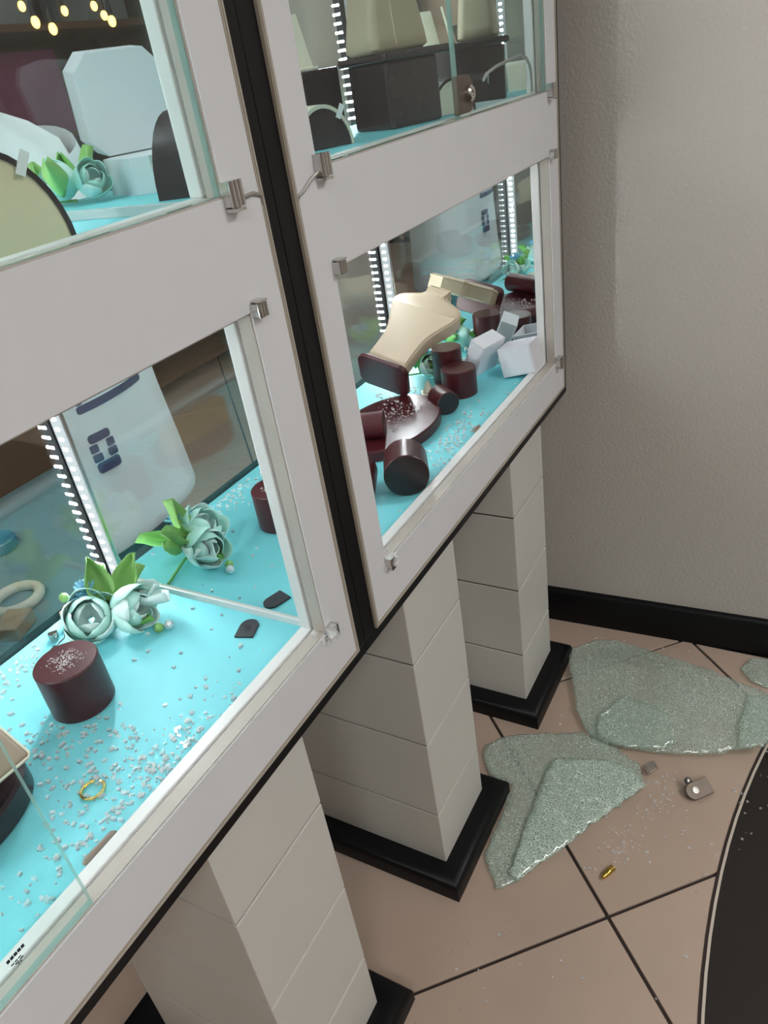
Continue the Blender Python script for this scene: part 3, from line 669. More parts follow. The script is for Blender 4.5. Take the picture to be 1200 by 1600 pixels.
MB().box((-0.04, -0.030, 0.0226), (0.030, -0.006, 0.031)).obj('support', 'carton_plum', t, bevel=0.002)

# cream earring pad and little cone in the right cabinet, small things seen in its mirror
t = thing('ring_cone', 'cream ring cone on a pad lying in front of the upright riser', 'ring holder', (0.930, 0.500, ZF), (0, 0, 0.5))
mb = MB(); mb.prism([(-0.018, -0.009), (0.012, -0.011), (0.020, 0.0), (0.010, 0.011), (-0.016, 0.010)], 0, 0.004); mb.obj('pad', 'cream', t, bevel=0.0015)
MB().lathe([(0.0085, 0.004), (0.007, 0.009), (0.0035, 0.017), (0.001, 0.021)], 14, Matrix.Translation((-0.002, 0, 0)) @ Matrix.Rotation(math.radians(14), 4, 'Y')).obj('cone', 'cream', t, smooth=True)
for i, (x, y, rz, lab) in enumerate(((0.555, 0.505, 0.4, 'cream earring pad near the left mirror of the right cabinet'), (0.56, 0.545, 1.6, 'cream earring pad in front of the blue-centred flowers'), (0.600, 0.560, 2.6, 'cream earring pad farthest from the left mirror of the right cabinet'))):
    t = thing('earring_pad', lab, 'earring pad', (x, y, ZF), (0, 0, rz), 'cream earring pads')
    mb = MB(); mb.prism([(-0.02, -0.012), (0.02, -0.014), (0.024, 0.0), (0.018, 0.013), (-0.02, 0.012)], 0, 0.006); mb.obj('pad', 'cream', t, bevel=0.002)
    MB().box((-0.004, -0.009, 0.006), (0.004, 0.009, 0.0075)).obj('card', 'tag_white', t)

# ------------------------------------------------------------------ upper compartments
def half_round(label, loc, rz, r, d, face, rim, tagrot=None):
    """standing half-round bracelet stand: arch profile in x-z, depth d in y"""
    t = thing('bracelet_stand', label, 'bracelet stand', loc, (0, 0, rz), 'half-round bracelet stands')
    def arch(rad, z0=0.0): return [(rad * math.cos(PI * i / 18), z0 + rad * 1.22 * math.sin(PI * i / 18)) for i in range(19)]
    RX = Matrix.Rotation(PI / 2, 4, 'X')
    MB().prism(arch(r - 0.003, 0.0005), -d / 2, d / 2, RX).obj('body', face, t)
    mb = MB(); o_, i_ = arch(r), arch(r - 0.003)
    mb.rings([[(p[0], -d / 2 - 0.0015, p[1]) for p in o_], [(p[0], d / 2 + 0.0015, p[1]) for p in o_], [(p[0], d / 2 + 0.0015, p[1]) for p in i_], [(p[0], -d / 2 - 0.0015, p[1]) for p in i_], [(p[0], -d / 2 - 0.0015, p[1]) for p in o_]], cap=False, close=False)
    mb.obj('rim', rim, t, smooth=True, angle=50)
    g = MB(); g.box((-0.0028, -0.0005, -0.007), (0.0028, 0.0005, 0.007), Matrix.Translation((r * 0.62, -d / 2 - 0.0032, r * 0.95)) @ Matrix.Rotation(0.55, 4, 'Y')); g.obj('price_tag', 'tag_white', t)
    return t
half_round('beige half-round bracelet stand with a white tag behind the upper left glass', (0.298, 0.456, ZF2), math.radians(-14), 0.050, 0.05, 'pale_leather', 'dark_plum')
half_round('dark half-round bracelet stand with a cream rim at the upper right glass', (0.748, 0.500, ZF2), math.radians(-28), 0.034, 0.04, 'dark_plum', 'cream')
half_round('cream half-round bracelet stand with a white tag right of the dark pedestal', (1.016, 0.468, ZF2), math.radians(-30), 0.034, 0.030, 'cream', 'dark_plum')
# dark pedestal and the upright bust it carries
t = thing('display_pedestal', 'dark plum pedestal with an overhanging top carrying the upright bust', 'pedestal', (0.925, 0.492, ZF2), (0, 0, math.radians(-20)))
MB().box((-0.042, -0.035, 0), (0.042, 0.035, 0.070)).obj('body', 'dark_plum', t, bevel=0.004, seg=3)
MB().box((-0.050, -0.043, 0.070), (0.068, 0.043, 0.0785)).obj('top', 'dark_plum', t, bevel=0.003, seg=3)
t = thing('necklace_bust', 'tall beige bust standing upright on the dark pedestal behind upper glass', 'display bust', (0.920, 0.494, ZF2 + 0.0787), (0, 0, math.radians(-20)))
def sq(w, d, z, n=6, r=0.4):
    pts = []
    for sx, sy, a0 in ((1, 1, 0), (-1, 1, PI / 2), (-1, -1, PI), (1, -1, 1.5 * PI)):
        rr_ = min(w, d) * r
        for q in range(n): pts.append((sx * (w - rr_) + rr_ * math.cos(a0 + q * PI / 2 / (n - 1)), sy * (d - rr_) + rr_ * math.sin(a0 + q * PI / 2 / (n - 1)), z))
    return pts
MB().rings([sq(0.040, 0.024, 0), sq(0.045, 0.029, 0.004), sq(0.044, 0.028, 0.015), sq(0.037, 0.024, 0.05), sq(0.036, 0.023, 0.08), sq(0.044, 0.025, 0.12), sq(0.055, 0.027, 0.155), sq(0.052, 0.025, 0.175), sq(0.030, 0.02, 0.19), sq(0.018, 0.016, 0.20), sq(0.017, 0.015, 0.215)]).obj('torso', 'olive_leather', t, smooth=True, angle=60)
MB().tube([(-0.010, -0.0288, 0.006), (-0.010, -0.0245, 0.05), (-0.010, -0.0235, 0.08), (-0.010, -0.026, 0.12), (-0.008, -0.027, 0.155)], 0.0009, 6).obj('seam', 'beige_leather', t, smooth=True)
MB().box((0.006, -0.0275, 0.072), (0.016, -0.0250, 0.090)).obj('price_tag', 'tag_white', t)
# dark block with cream stands on it
tag(MB().box((-0.038, -0.03, 0), (0.038, 0.03, 0.074)).obj('display_block', 'dark_plum', bevel=0.002), 'dark plum display block left of the upright bust', 'display block')
ob = bpy.data.objects['display_block']; ob.location = (0.858, 0.583, ZF2); ob.rotation_euler = (0, 0, math.radians(-12))
def earring_stand(label, loc, rz, h=0.05):
    t = thing('earring_stand', label, 'earring stand', loc, (0, 0, rz), 'cream earring stands')
    T = Matrix.Rotation(math.radians(-12), 4, 'X')
    MB().prism([(-0.018, 0), (0.018, 0), (0.013, h), (-0.013, h)], -0.0015, 0.0015, T @ Matrix.Rotation(PI / 2, 4, 'X')).obj('card', 'cream', t, bevel=0.0006)
    MB().box((-0.019, -0.010, 0), (0.019, 0.016, 0.003)).obj('foot', 'cream', t, bevel=0.0006)
    return t
earring_stand('tall cream earring stand on the dark block left of the bust', (0.845, 0.570, ZF2 + 0.0742), math.radians(-25), 0.058)
earring_stand('second cream earring stand on the dark block, nearer the bust', (0.876, 0.590, ZF2 + 0.0742), math.radians(20), 0.055)
earring_stand('cream earring stand on the turquoise shelf close to the right mirror', (1.036, 0.520, ZF2), math.radians(-60), 0.06)
flowers('pale silk flowers with a lime leaf behind the upright bust', (0.985, 0.555, ZF2), 0.3, [], [((0.0, 0.0, 0.012), 4.4, 0.9, 0, 1, 1.1), ((0.0, 0.0, 0.01), 2.0, 0.6, 0, 1, 1.0), ((0, 0, .01), 5.6, 0.5, 0, 1, 1.0)], [], [])
rose_head(bpy.data.objects['silk_flower_spray.003'], (0, 0, 0.021), (0.2, -0.5, 0.6), 0.85, 6)
# seen in the side mirror of the upper left compartment
t = thing('gift_box', 'white open gift box with chamfered corners, reflected in the upper left mirror', 'box', (0.262, 0.548, ZF2), (0, 0, 0.35 - PI / 2))
def octa(w, c): return [(w, -w + c), (w, w - c), (w - c, w), (-w + c, w), (-w, w - c), (-w, -w + c), (-w + c, -w), (w - c, -w)]
MB().prism(octa(0.040, 0.013), 0, 0.030).obj('box_body', 'white_card', t, bevel=0.0006)
MB().prism(octa(0.041, 0.0135), 0, 0.024, Matrix.Translation((-0.040, 0, 0.031)) @ Matrix.Rotation(math.radians(-82), 4, 'Y') @ Matrix.Translation((0.041, 0, -0.0))).obj('lid', 'white_card', t, bevel=0.0006)
flowers('blue-green silk flowers beside the gift box in the upper left compartment', (0.330, 0.597, ZF2), 1.0, [], [((0.016, 0.004, 0.006), 0.4, 0.7, 0, 1, 0.8), ((-0.012, 0.014, 0.008), 2.4, 0.7, 0, 1, 0.9), ((0.0, -0.018, .008), 4.6, 0.5, 0, 1, 0.9), ((0.004, 0.02, .006), 1.3, 0.6, 0, 0, 0.9)], [], [(0.03, 0.0, 0.0045)])
rose_head(bpy.data.objects['silk_flower_spray.004'], (0.006, 0, 0.021), (0.6, -0.5, 0.35), 0.9, 7); rose_head(bpy.data.objects['silk_flower_spray.004'], (-0.026, -0.012, 0.019), (-0.5, -0.5, 0.4), 0.8, 8)

# ------------------------------------------------------------------ shattered glass on the floor
def sheet(name, parent, outline, zfun, matname, th=0.004, step=0.012, jag=0.0012, seed=0, base=(0, 0, 0)):
    rr = random.Random(seed); pts = []
    n = len(outline)
    for i in range(n):
        a, b = Vector(outline[i]), Vector(outline[(i + 1) % n]); k = max(1, int((b - a).length / 0.007))
        for q in range(k):
            p = a.lerp(b, q / k); pts.append(p + Vector((rr.gauss(0, jag), rr.gauss(0, jag))))
    nb = len(pts)
    xs = [p.x for p in pts]; ys = [p.y for p in pts]
    def inside(x, y):
        c = False; j = nb - 1
        for i in range(nb):
            if (pts[i].y > y) != (pts[j].y > y) and x < (pts[j].x - pts[i].x) * (y - pts[i].y) / (pts[j].y - pts[i].y) + pts[i].x: c = not c
            j = i
        return c
    x = min(xs)
    while x < max(xs):
        y = min(ys)
        while y < max(ys):
            px, py = x + rr.uniform(-.3, .3) * step, y + rr.uniform(-.3, .3) * step
            if inside(px, py) and min((Vector((px, py)) - p).length for p in pts[:nb]) > 0.004: pts.append(Vector((px, py)))
            y += step
        x += step
    vs, es, fs, *_ = geometry.delaunay_2d_cdt(pts, [], [list(range(nb))], 1, 1e-5)
    bm = bmesh.new(); B = Vector(base)
    V = [bm.verts.new(Vector((v.x, v.y, max(0.0008, zfun(v.x, v.y) + rr.uniform(-1, 1) * 0.0004))) - B) for v in vs]
    for f in fs:
        try: bm.faces.new([V[i] for i in f])
        except ValueError: pass
    bmesh.ops.recalc_face_normals(bm, faces=bm.faces)
    me = bpy.data.meshes.new(name); bm.to_mesh(me); bm.free(); me.materials.append(MATS[matname])
    for p in me.polygons: p.use_smooth = True
    if me.polygons and me.polygons[0].normal.z < 0: me.flip_normals()
    o = link(name, me, parent); s_ = o.modifiers.new('thickness', 'SOLIDIFY'); s_.thickness = th; s_.offset = 1
    return o
# far sheet, buckled upward in the middle
G = [(1.064, 0.344), (1.104, 0.300), (1.120, 0.265), (1.104, 0.185), (1.088, 0.105), (1.070, 0.045), (1.055, 0.000), (0.985, -0.030), (0.930, 0.012), (0.915, 0.040), (0.893, 0.075), (0.880, 0.130), (0.872, 0.176), (0.868, 0.222), (0.880, 0.256), (0.912, 0.280), (1.000, 0.318)]
g = thing('shattered_glass_sheet', 'large crazed green glass sheet lying crumpled by the grey wall', 'broken glass', (0.98, 0.17, 0), group='shattered glass sheets')
zg = lambda x, y: 0.004 + 0.016 * max(0, math.sin((x - 0.87) / 0.24 * PI)) * (0.5 + 0.5 * math.cos((y - 0.12) / 0.25 * PI * 0.8)) + 0.003 * noise.noise((x * 18, y * 18, 0)) + 0.002
sheet('crazed_sheet', g, G, zg, 'crazed', seed=1, base=(0.98, 0.17, 0))
G2 = [(0.912, 0.245), (0.965, 0.215), (0.955, 0.150), (0.900, 0.115), (0.878, 0.140), (0.866, 0.190), (0.872, 0.235)]
sheet('folded_piece', g, G2, lambda x, y: zg(x, y) + 0.0068, 'crazed', seed=2, base=(0.98, 0.17, 0))
G3 = [(1.03, 0.03), (1.04, -0.02), (0.985, -0.04), (0.925, 0.0), (0.915, 0.03), (0.96, 0.035)]
sheet('curled_piece', g, G3, lambda x, y: zg(x, y) + 0.007 + 0.012 * max(0, (0.03 - y) / 0.05), 'crazed', seed=3, base=(0.98, 0.17, 0))
G4 = [(1.150, 0.035), (1.160, -0.02), (1.10, -0.03), (1.085, 0.0), (1.09, 0.03), (1.12, 0.05)]
o_ = sheet('shattered_glass_piece', None, G4, lambda x, y: 0.003 + 0.003 * noise.noise((x * 30, y * 30, 2)), 'crazed', seed=4)
tag(o_, 'small crazed glass piece at the skirting, right edge of the picture', 'broken glass', 'shattered glass sheets')
# near sheet, with a triangular flap folded over it
H = [(0.796, 0.404), (0.830, 0.372), (0.862, 0.300), (0.878, 0.262), (0.866, 0.205), (0.842, 0.160), (0.806, 0.150), (0.775, 0.166), (0.735, 0.192), (0.694, 0.215), (0.650, 0.238), (0.615, 0.258), (0.582, 0.275), (0.565, 0.292), (0.606, 0.327), (0.70, 0.331), (0.738, 0.333), (0.742, 0.372), (0.77, 0.395)]
h = thing('shattered_glass_sheet', 'crazed green glass sheet folded over itself in front of the middle pillar', 'broken glass', (0.72, 0.26, 0), group='shattered glass sheets')
zh = lambda x, y: 0.0025 + 0.0012 * noise.noise((x * 20, y * 20, 5))
sheet('crazed_sheet', h, H, zh, 'crazed', seed=5, base=(0.72, 0.26, 0))
H2 = [(0.800, 0.291), (0.815, 0.262), (0.830, 0.210), (0.826, 0.170), (0.805, 0.146), (0.765, 0.166), (0.725, 0.188), (0.690, 0.208), (0.645, 0.234), (0.612, 0.254), (0.584, 0.268), (0.592, 0.284)]
sheet('folded_flap', h, H2, lambda x, y: zh(x, y) + 0.0062 + 0.016 * max(0, min(1, (0.80 - abs(x - 0.72) * 2.2 - 0.5))) * max(0, (0.30 - y) / 0.1) ** 0.5, 'crazed_flap', seed=6, base=(0.72, 0.26, 0))

# fallen lock, clamp and cartridge on the tiles
t = thing('glass_lock', 'bronze glass-door lock with a tab lying on the tiles', 'lock', (0.826, 0.078, 0.0055), (0, 0, math.radians(-42)))
LM = Matrix.Rotation(math.radians(28), 4, 'X')
lp = [(-0.004, -0.0125), (0.024, -0.0125), (0.024, 0.0125), (-0.004, 0.0125)] + [(-0.004 - 0.0125 * math.sin(a), 0.0125 * math.cos(a)) for a in [PI * i / 12 for i in range(1, 12)]]
MB().prism(lp, -0.0, 0.007, LM @ Matrix.Translation((0, 0, 0.001))).obj('plate', 'bronze', t, bevel=0.001)
MB().lathe([(0.0048, 0.0081), (0.0048, 0.0098), (0.0035, 0.0098), (0.0033, 0.0086)], 18, LM @ Matrix.Translation((-0.002, 0, 0))).obj('keyway', 'chrome', t, smooth=True)
MB().prism([(-0.007, 0.010), (0.003, 0.010), (0.003, 0.019), (0.0, 0.0215), (-0.004, 0.0215), (-0.007, 0.019)], 0.001, 0.004, LM).obj('tab', 'black_rubber', t, bevel=0.0006)
MB().lathe([(0.0026, 0.004), (0.0026, 0.0052), (0.0012, 0.0056)], 12, LM @ Matrix.Translation((-0.002, 0.0165, 0))).obj('screw', 'chrome', t, smooth=True)
t = thing('glass_clamp_fitting', 'small chrome glass clamp with crumbs lying between the crazed sheets', 'clamp', (0.842, 0.143, 0.0))
o = link('clamp_body', CLAMP, t); o.location = (0, 0, 0.0125); o.rotation_euler = (1.2, 0.2, 0.7); o.scale = (0.95, 0.95, 0.95)
MB().lathe([(0.0056, 0.0), (0.0056, 0.006), (0.004, 0.0085), (0.0025, 0.0085), (0.0022, 0.005)], 14, Matrix.Translation((0.004, 0.003, 0.0062))).obj('knob', 'chrome', t, smooth=True)
d_ = Vector((0.024, -0.011, 0)).normalized()
o = MB().lathe([(0.0034, 0.0), (0.0047, 0.0006), (0.0047, 0.0012), (0.0043, 0.0016), (0.0046, 0.0022), (0.0044, 0.0135), (0.0042, 0.0138), (0.0040, 0.017), (0.0032, 0.0205), (0.0018, 0.023), (0.0004, 0.0238)], 20).obj('cartridge', 'brass', smooth=True, angle=50)
o.matrix_world = axis_matrix((0.658, 0.1565, 0.0047), tuple(-d_))
tag(o, 'brass pistol cartridge lying on the tile near a grout line', 'cartridge')

# ------------------------------------------------------------------ glass fragments
SH = []
for k in range(7):
    rr = random.Random(50 + k); mb = MB()
    n = rr.choice((4, 5, 5, 6)); pts = []
    for j in range(n):
        a = 2 * PI * (j + rr.uniform(-.25, .25)) / n; q = rr.uniform(0.7, 1.1); pts.append((q * math.cos(a), q * math.sin(a) * rr.uniform(.75, 1)))
    z1 = rr.uniform(0.8, 1.2)
    mb.rings([[(x * 0.9, y * 0.9, 0) for x, y in pts], [(x, y, z1 * 0.3) for x, y in pts], [(x * rr.uniform(.72, .95), y * rr.uniform(.72, .95), z1) for x, y in pts]])
    SH.append(mb.mesh('glass_fragment', 'shard'))
def scatter(specs, zf, label, group, seed, avoid=(), small=None, smin=0.0022, smax=0.0042, bounds=None, nsmall=0, gs=1.0):
    rr = random.Random(seed); placed = []
    def ok(x, y):
        if bounds and not (bounds[0] < x < bounds[1] and bounds[2] < y < bounds[3]): return False
        for a in avoid:
            if len(a) == 3 and (x - a[0]) ** 2 + (y - a[1]) ** 2 < a[2] ** 2: return False
            if len(a) == 4 and a[0] < x < a[1] and a[2] < y < a[3]: return False
        return True
    def pick():
        for _ in range(60):
            w = rr.uniform(0, sum(s[5] for s in specs))
            for s in specs:
                w -= s[5]
                if w <= 0: break
            if s[4] == 'g': x, y = rr.gauss(s[0], s[2]), rr.gauss(s[1], s[3])
            else: x, y = rr.uniform(s[0], s[2]), rr.uniform(s[1], s[3])
            if ok(x, y): return x, y
        return None
    for _ in range(small):
        s_ = rr.uniform(smin, smax)
        for _t in range(12):
            p = pick()
            if p and all((p[0] - q[0]) ** 2 + (p[1] - q[1]) ** 2 > (1.6 * max(s_, q[2])) ** 2 for q in placed): break
        else: continue
        placed.append((*p, s_))
        o = link('glass_fragment', rr.choice(SH)); o.location = (p[0], p[1], zf); o.rotation_euler = (0, 0, rr.uniform(0, 6.28)); o.scale = (s_, s_, s_ * rr.uniform(.6, .95))
        tag(o, label, 'glass fragment', group)
    mb = MB()
    for _ in range(nsmall):
        p = pick()
        if not p: continue
        s_ = rr.uniform(0.0006, 0.0019) * gs; M = Matrix.Translation((p[0], p[1], zf + s_ * 0.6)) @ Matrix.Rotation(rr.uniform(0, 6), 4, 'Z')
        mb.box((-s_, -s_ * .7, -s_ * .6), (s_, s_ * .7, s_ * .6), M)
    return mb
crA = [(0.262, 0.508, 0.030), (0.355, 0.565, 0.045), (0.12, 0.49, 0.066), (0.196, 0.424, 0.005), (0.3885, 0.4265, 0.017), (0.145, 0.18, 0.36, 0.386), (0.318, 0.35, 0.59, 0.63), (0.30, 0.326, 0.595, 0.618), (0.285, 0.33, 0.58, 0.60)]
mb = scatter([(0.20, 0.415, 0.035, 0.022, 'g', 5), (0.24, 0.392, 0.04, 0.012, 'g', 3), (0.02, 0.375, 0.40, 0.60, 'u', 2.2), (0.22, 0.48, 0.02, 0.025, 'g', 2), (0.18, 0.52, 0.02, 0.05, 'g', 1.5), (0.26, 0.607, 0.06, 0.010, 'g', 3.5), (0.16, 0.39, 0.05, 0.012, 'g', 1.2)],
             ZF, 'clear tempered glass fragment on the turquoise shelf of the left cabinet', 'glass fragments in the left cabinet', 1, crA, 170, 0.0018, 0.0036, (-0.1, 0.402, 0.377, 0.618), 420)
tag(mb.obj('glass_grit', 'shard'), 'fine broken glass grit strewn over the left turquoise shelf', 'glass grit', kind='stuff')
crB = [(0.951, 0.466, 0.028), (0.987, 0.5, 0.026), (0.8, 0.497, 0.072), (0.76, 0.497, 0.06), (0.84, 0.497, 0.06), (0.62, 0.72, 0.38, 0.47), (0.86, 0.915, 0.425, 0.475), (1.0, 1.062, 0.36, 0.47), (0.9, 0.96, 0.48, 0.52), (0.875, 0.90, 0.50, 0.60), (0.955, 1.06, 0.50, 0.62), (0.51, 0.63, 0.48, 0.63), (0.81, 0.84, 0.36, 0.386)]
mb = scatter([(0.80, 0.395, 0.03, 0.012, 'g', 4), (0.72, 0.395, 0.05, 0.01, 'g', 1.5), (0.86, 0.41, 0.03, 0.012, 'g', 1.5), (0.53, 0.375, 1.05, 0.60, 'u', 1.5), (0.90, 0.545, 0.03, 0.02, 'g', 2)],
             ZF, 'clear tempered glass fragment on the turquoise shelf of the right cabinet', 'glass fragments in the right cabinet', 2, crB, 55, 0.0018, 0.0034, (0.515, 1.055, 0.377, 0.618), 150)
tag(mb.obj('glass_grit', 'shard'), 'fine broken glass grit strewn over the right turquoise shelf', 'glass grit', kind='stuff')
mb = scatter([(0.82, 0.50, 0.035, 0.025, 'g', 3)], ZF + 0.0161, 'clear glass fragment on the oval burgundy plate', 'glass fragments on the plate', 3, [(0.71, 0.77, 0.45, 0.56)], 18, 0.0015, 0.0028, (0.745, 0.872, 0.455, 0.54), 140, 0.6)
tag(mb.obj('glass_grit', 'shard'), 'fine glass grit on the oval burgundy plate', 'glass grit', kind='stuff')
mb = scatter([(0.262, 0.508, 0.010, 0.010, 'g', 3)], ZF + 0.0461, '', None, 4, [], 0, bounds=(0.243, 0.281, 0.489, 0.527), nsmall=200, gs=0.42)
for v in mb.bm.verts: v.co = Vector((0.262, 0.508, ZF + 0.0461)) + (v.co - Vector((0.262, 0.508, ZF + 0.0461))) * 0.75
tag(mb.obj('glass_grit', 'shard'), 'sparkling glass dust on top of the lone burgundy riser', 'glass grit', kind='stuff')
crF = [(0.52, 0.74, 0.33, 0.66), (0.86, 1.07, 0.32, 0.66), (0.18, 0.40, 0.33, 0.66), (0.826, 0.078, 0.03), (0.842, 0.143, 0.013), (0.645, 0.16, 0.018), (0.66, 0.87, 0.20, 0.33), (0.87, 1.1, 0.0, 0.3), (0.57, 0.66, 0.24, 0.33), (0.74, 0.83, 0.15, 0.25), (1.085, 1.16, -0.03, 0.05), (0.95, 1.08, 0.28, 0.345)]
mb = scatter([(0.70, 0.155, 0.025, 0.015, 'g', 3), (0.80, 0.12, 0.03, 0.02, 'g', 3), (0.45, -0.04, 1.14, 0.42, 'u', 4), (0.85, 0.01, 0.05, 0.02, 'g', 1.2), (1.13, 0.2, 0.01, 0.08, 'g', 1.2), (0.92, 0.30, 0.02, 0.01, 'g', .5), (0.45, 0.3, 0.05, 0.06, 'g', 1.2)],
             0.0005, 'clear tempered glass fragment scattered on the floor tiles', 'glass fragments on the floor', 5, crF, 75, 0.0018, 0.0034, (0.35, 1.145, -0.15, 0.6), 160)
tag(mb.obj('glass_grit', 'shard'), 'fine broken glass grit scattered over the floor tiles', 'glass grit', kind='stuff')

# ------------------------------------------------------------------ the shop behind the cabinets (seen through the back glass and in the side mirrors)
t = thing('shelving_unit', 'dark wooden shelving unit against the back wall of the shop', 'shelving', (-0.4, 2.42, 0))
for z in (0.05, 0.35, 0.65, 0.95, 1.25, 1.55): MB().box((-1.3, -0.18, z), (1.3, 0.18, z + 0.02)).obj('shelf', 'shelf_wood', t)
for x in (-1.3, -0.44, 0.42, 1.28): MB().box((x, -0.18, 0), (x + 0.02, 0.18, 1.6)).obj('upright', 'shelf_wood', t)
MB().box((-1.3, 0.18, 0), (1.3, 0.195, 1.6)).obj('back_panel', 'shelf_wood', t)
rs = random.Random(8); kinds = ('carton_kraft', 'carton_navy', 'carton_plum', 'carton_grey'); words = {'carton_kraft': 'kraft brown', 'carton_navy': 'navy', 'carton_plum': 'plum', 'carton_grey': 'grey'}
for zi, z in enumerate((0.35, 0.65, 0.95, 1.25)):
    for bi, x in enumerate((-1.07, -0.66, -0.20, 0.22, 0.66, 1.06)):
        k = kinds[(zi * 2 + bi + rs.randrange(2)) % 4]; w_, h_ = rs.uniform(.09, .155), rs.uniform(.12, .24)
        c = thing('carton', '%s carton on the back shelving, %s shelf, %s from its left end' % (words[k], ('lowest filled', 'second', 'third', 'top')[zi], ('first', 'second', 'third', 'fourth', 'fifth', 'sixth')[bi]), 'box', (-0.4 + x, 2.40, z + 0.0202), (0, 0, rs.uniform(-.1, .1)), 'cartons on the back shelving')
        MB().box((-w_, -0.10, 0), (w_, 0.10, h_)).obj('carton_body', k, c, bevel=0.004)
        MB().box((-w_ - .001, -0.02, 0.01), (w_ + .001, 0.02, h_ + 0.0012)).obj('tape', 'edge_beige', c)
for i, (x, y, z) in enumerate(((-0.788, 1.9, 1.266), (-0.923, 1.9, 1.253), (-1.061, 1.9, 1.239), (-0.557, 1.6, 1.194), (-0.599, 1.6, 1.180), (-1.033, 1.9, 1.262), (-0.784, 1.6, 1.189), (0.15, 1.75, 1.42))):
    t = thing('pendant_lamp', 'warm bare pendant bulb before the back shelving, %s from the left' % ('fourth', 'third', 'first', 'seventh', 'sixth', 'second', 'fifth', 'eighth')[i], 'lamp', (x, y, z), group='pendant bulbs')
    MB().ball((0, 0, 0), (0.009, 0.009, 0.012), 14, 10).obj('bulb', 'bulb', t, smooth=True)
    MB().lathe([(0.006, 0.011), (0.006, 0.03), (0.003, 0.045)], 12).obj('socket', 'black_rubber', t, smooth=True)
    MB().tube([(0, 0, 0.045), (0, 0, 1.899 - z)], 0.0014, 6).obj('cord', 'black_rubber', t)
# low table behind the left cabinet with a few things on it
t = thing('low_table', 'low table with a grey-blue top behind the left cabinet', 'table', (0.72, 1.13, 0))
MB().box((-0.34, -0.22, 0.365), (0.30, 0.25, 0.38)).obj('tabletop', 'table_blue', t, bevel=0.002)
for sx in (-0.32, 0.265):
    for sy in (-0.20, 0.215): MB().box((sx, sy, 0), (sx + 0.015, sy + 0.015, 0.365)).obj('leg', 'shelf_wood', t)
MB().box((-0.34, 0.25, 0.30), (0.30, 0.265, 0.56)).obj('back_board', 'shelf_wood', t)
o = MB().lathe([(0.030, 0), (0.032, 0.002), (0.032, 0.018), (0.030, 0.02)], 32).obj('round_tin', 'disc_blue', smooth=True); o.location = (0.60, 1.20, 0.3801); tag(o, 'round blue tin on the low table behind the left cabinet', 'tin')
mb = MB(); mb.tube([(0.034 * math.cos(2 * PI * i / 32), 0.034 * math.sin(2 * PI * i / 32), 0.008) for i in range(33)], 0.008, 10)
o = mb.obj('bangle', 'cream', smooth=True); o.location = (0.50, 1.02, 0.3801); tag(o, 'thick cream bangle on the low table behind the left cabinet', 'bangle')
mb = MB(); mb.box((-0.025, -0.02, 0), (0.025, 0.02, 0.022)); o = mb.obj('jewel_case', 'carton_kraft', bevel=0.002); o.location = (0.45, 0.96, 0.3801); o.rotation_euler = (0, 0, 0.4); tag(o, 'small brown jewel case near the bangle on the low table', 'case')

# ------------------------------------------------------------------ person standing behind the left cabinet
def skin(name, verts, edges, matn, parent, root=0, sub=2):
    me = bpy.data.meshes.new(name); me.from_pydata([v[:3] for v in verts], edges, []); me.materials.append(MATS[matn])
    o = link(name, me, parent); o.modifiers.new('skin', 'SKIN').use_smooth_shade = True
    lay = me.skin_vertices[0].data
    for i, v in enumerate(verts):
        r = v[3]; lay[i].radius = r if isinstance(r, tuple) else (r, r)
        lay[i].use_root = i == root
    s_ = o.modifiers.new('sub', 'SUBSURF'); s_.levels = sub; s_.render_levels = sub
    return o
PX, PY = 0.228, 0.885
K = 1 / 1.5                                   # the layout unit is 1.5 m; the figure is laid out in metres
P = thing('person', 'person in a white printed T-shirt standing behind the left cabinet, seen in the side mirrors', 'person', (PX, PY, 0), (0, 0, PI))
P.scale = (K, K, K)
# metres, +y is the way the person faces
bv = [(0, 0.0, 0.95, (0.12, 0.085)), (0, 0.0, 1.10, (0.115, 0.08)), (0, 0.01, 1.28, (0.13, 0.09)), (0, 0.0, 1.42, (0.13, 0.085)), (0, 0.0, 1.53, 0.055), (0, 0.02, 1.62, 0.05),
      (0.175, 0.0, 1.45, 0.058), (0.245, -0.10, 1.20, 0.044), (0.17, -0.185, 1.03, 0.036), (0.10, -0.205, 0.98, 0.027),
      (-0.175, 0.0, 1.45, 0.058), (-0.245, -0.10, 1.20, 0.044), (-0.17, -0.185, 1.00, 0.036), (-0.10, -0.215, 0.95, 0.027),
      (0.09, 0.0, 0.88, 0.09), (0.10, 0.02, 0.50, 0.062), (0.10, -0.01, 0.30, 0.055), (0.10, -0.02, 0.08, 0.038),
      (-0.09, 0.0, 0.88, 0.09), (-0.10, 0.02, 0.50, 0.062), (-0.10, -0.01, 0.30, 0.055), (-0.10, -0.02, 0.08, 0.038)]
be = [(0, 1), (1, 2), (2, 3), (3, 4), (4, 5), (3, 6), (6, 7), (7, 8), (8, 9), (3, 10), (10, 11), (11, 12), (12, 13), (0, 14), (14, 15), (15, 16), (16, 17), (0, 18), (18, 19), (19, 20), (20, 21)]
skin('body', bv, be, 'skin', P)
Hd = (0, 0.045, 1.70)
mb = MB(); rings = []
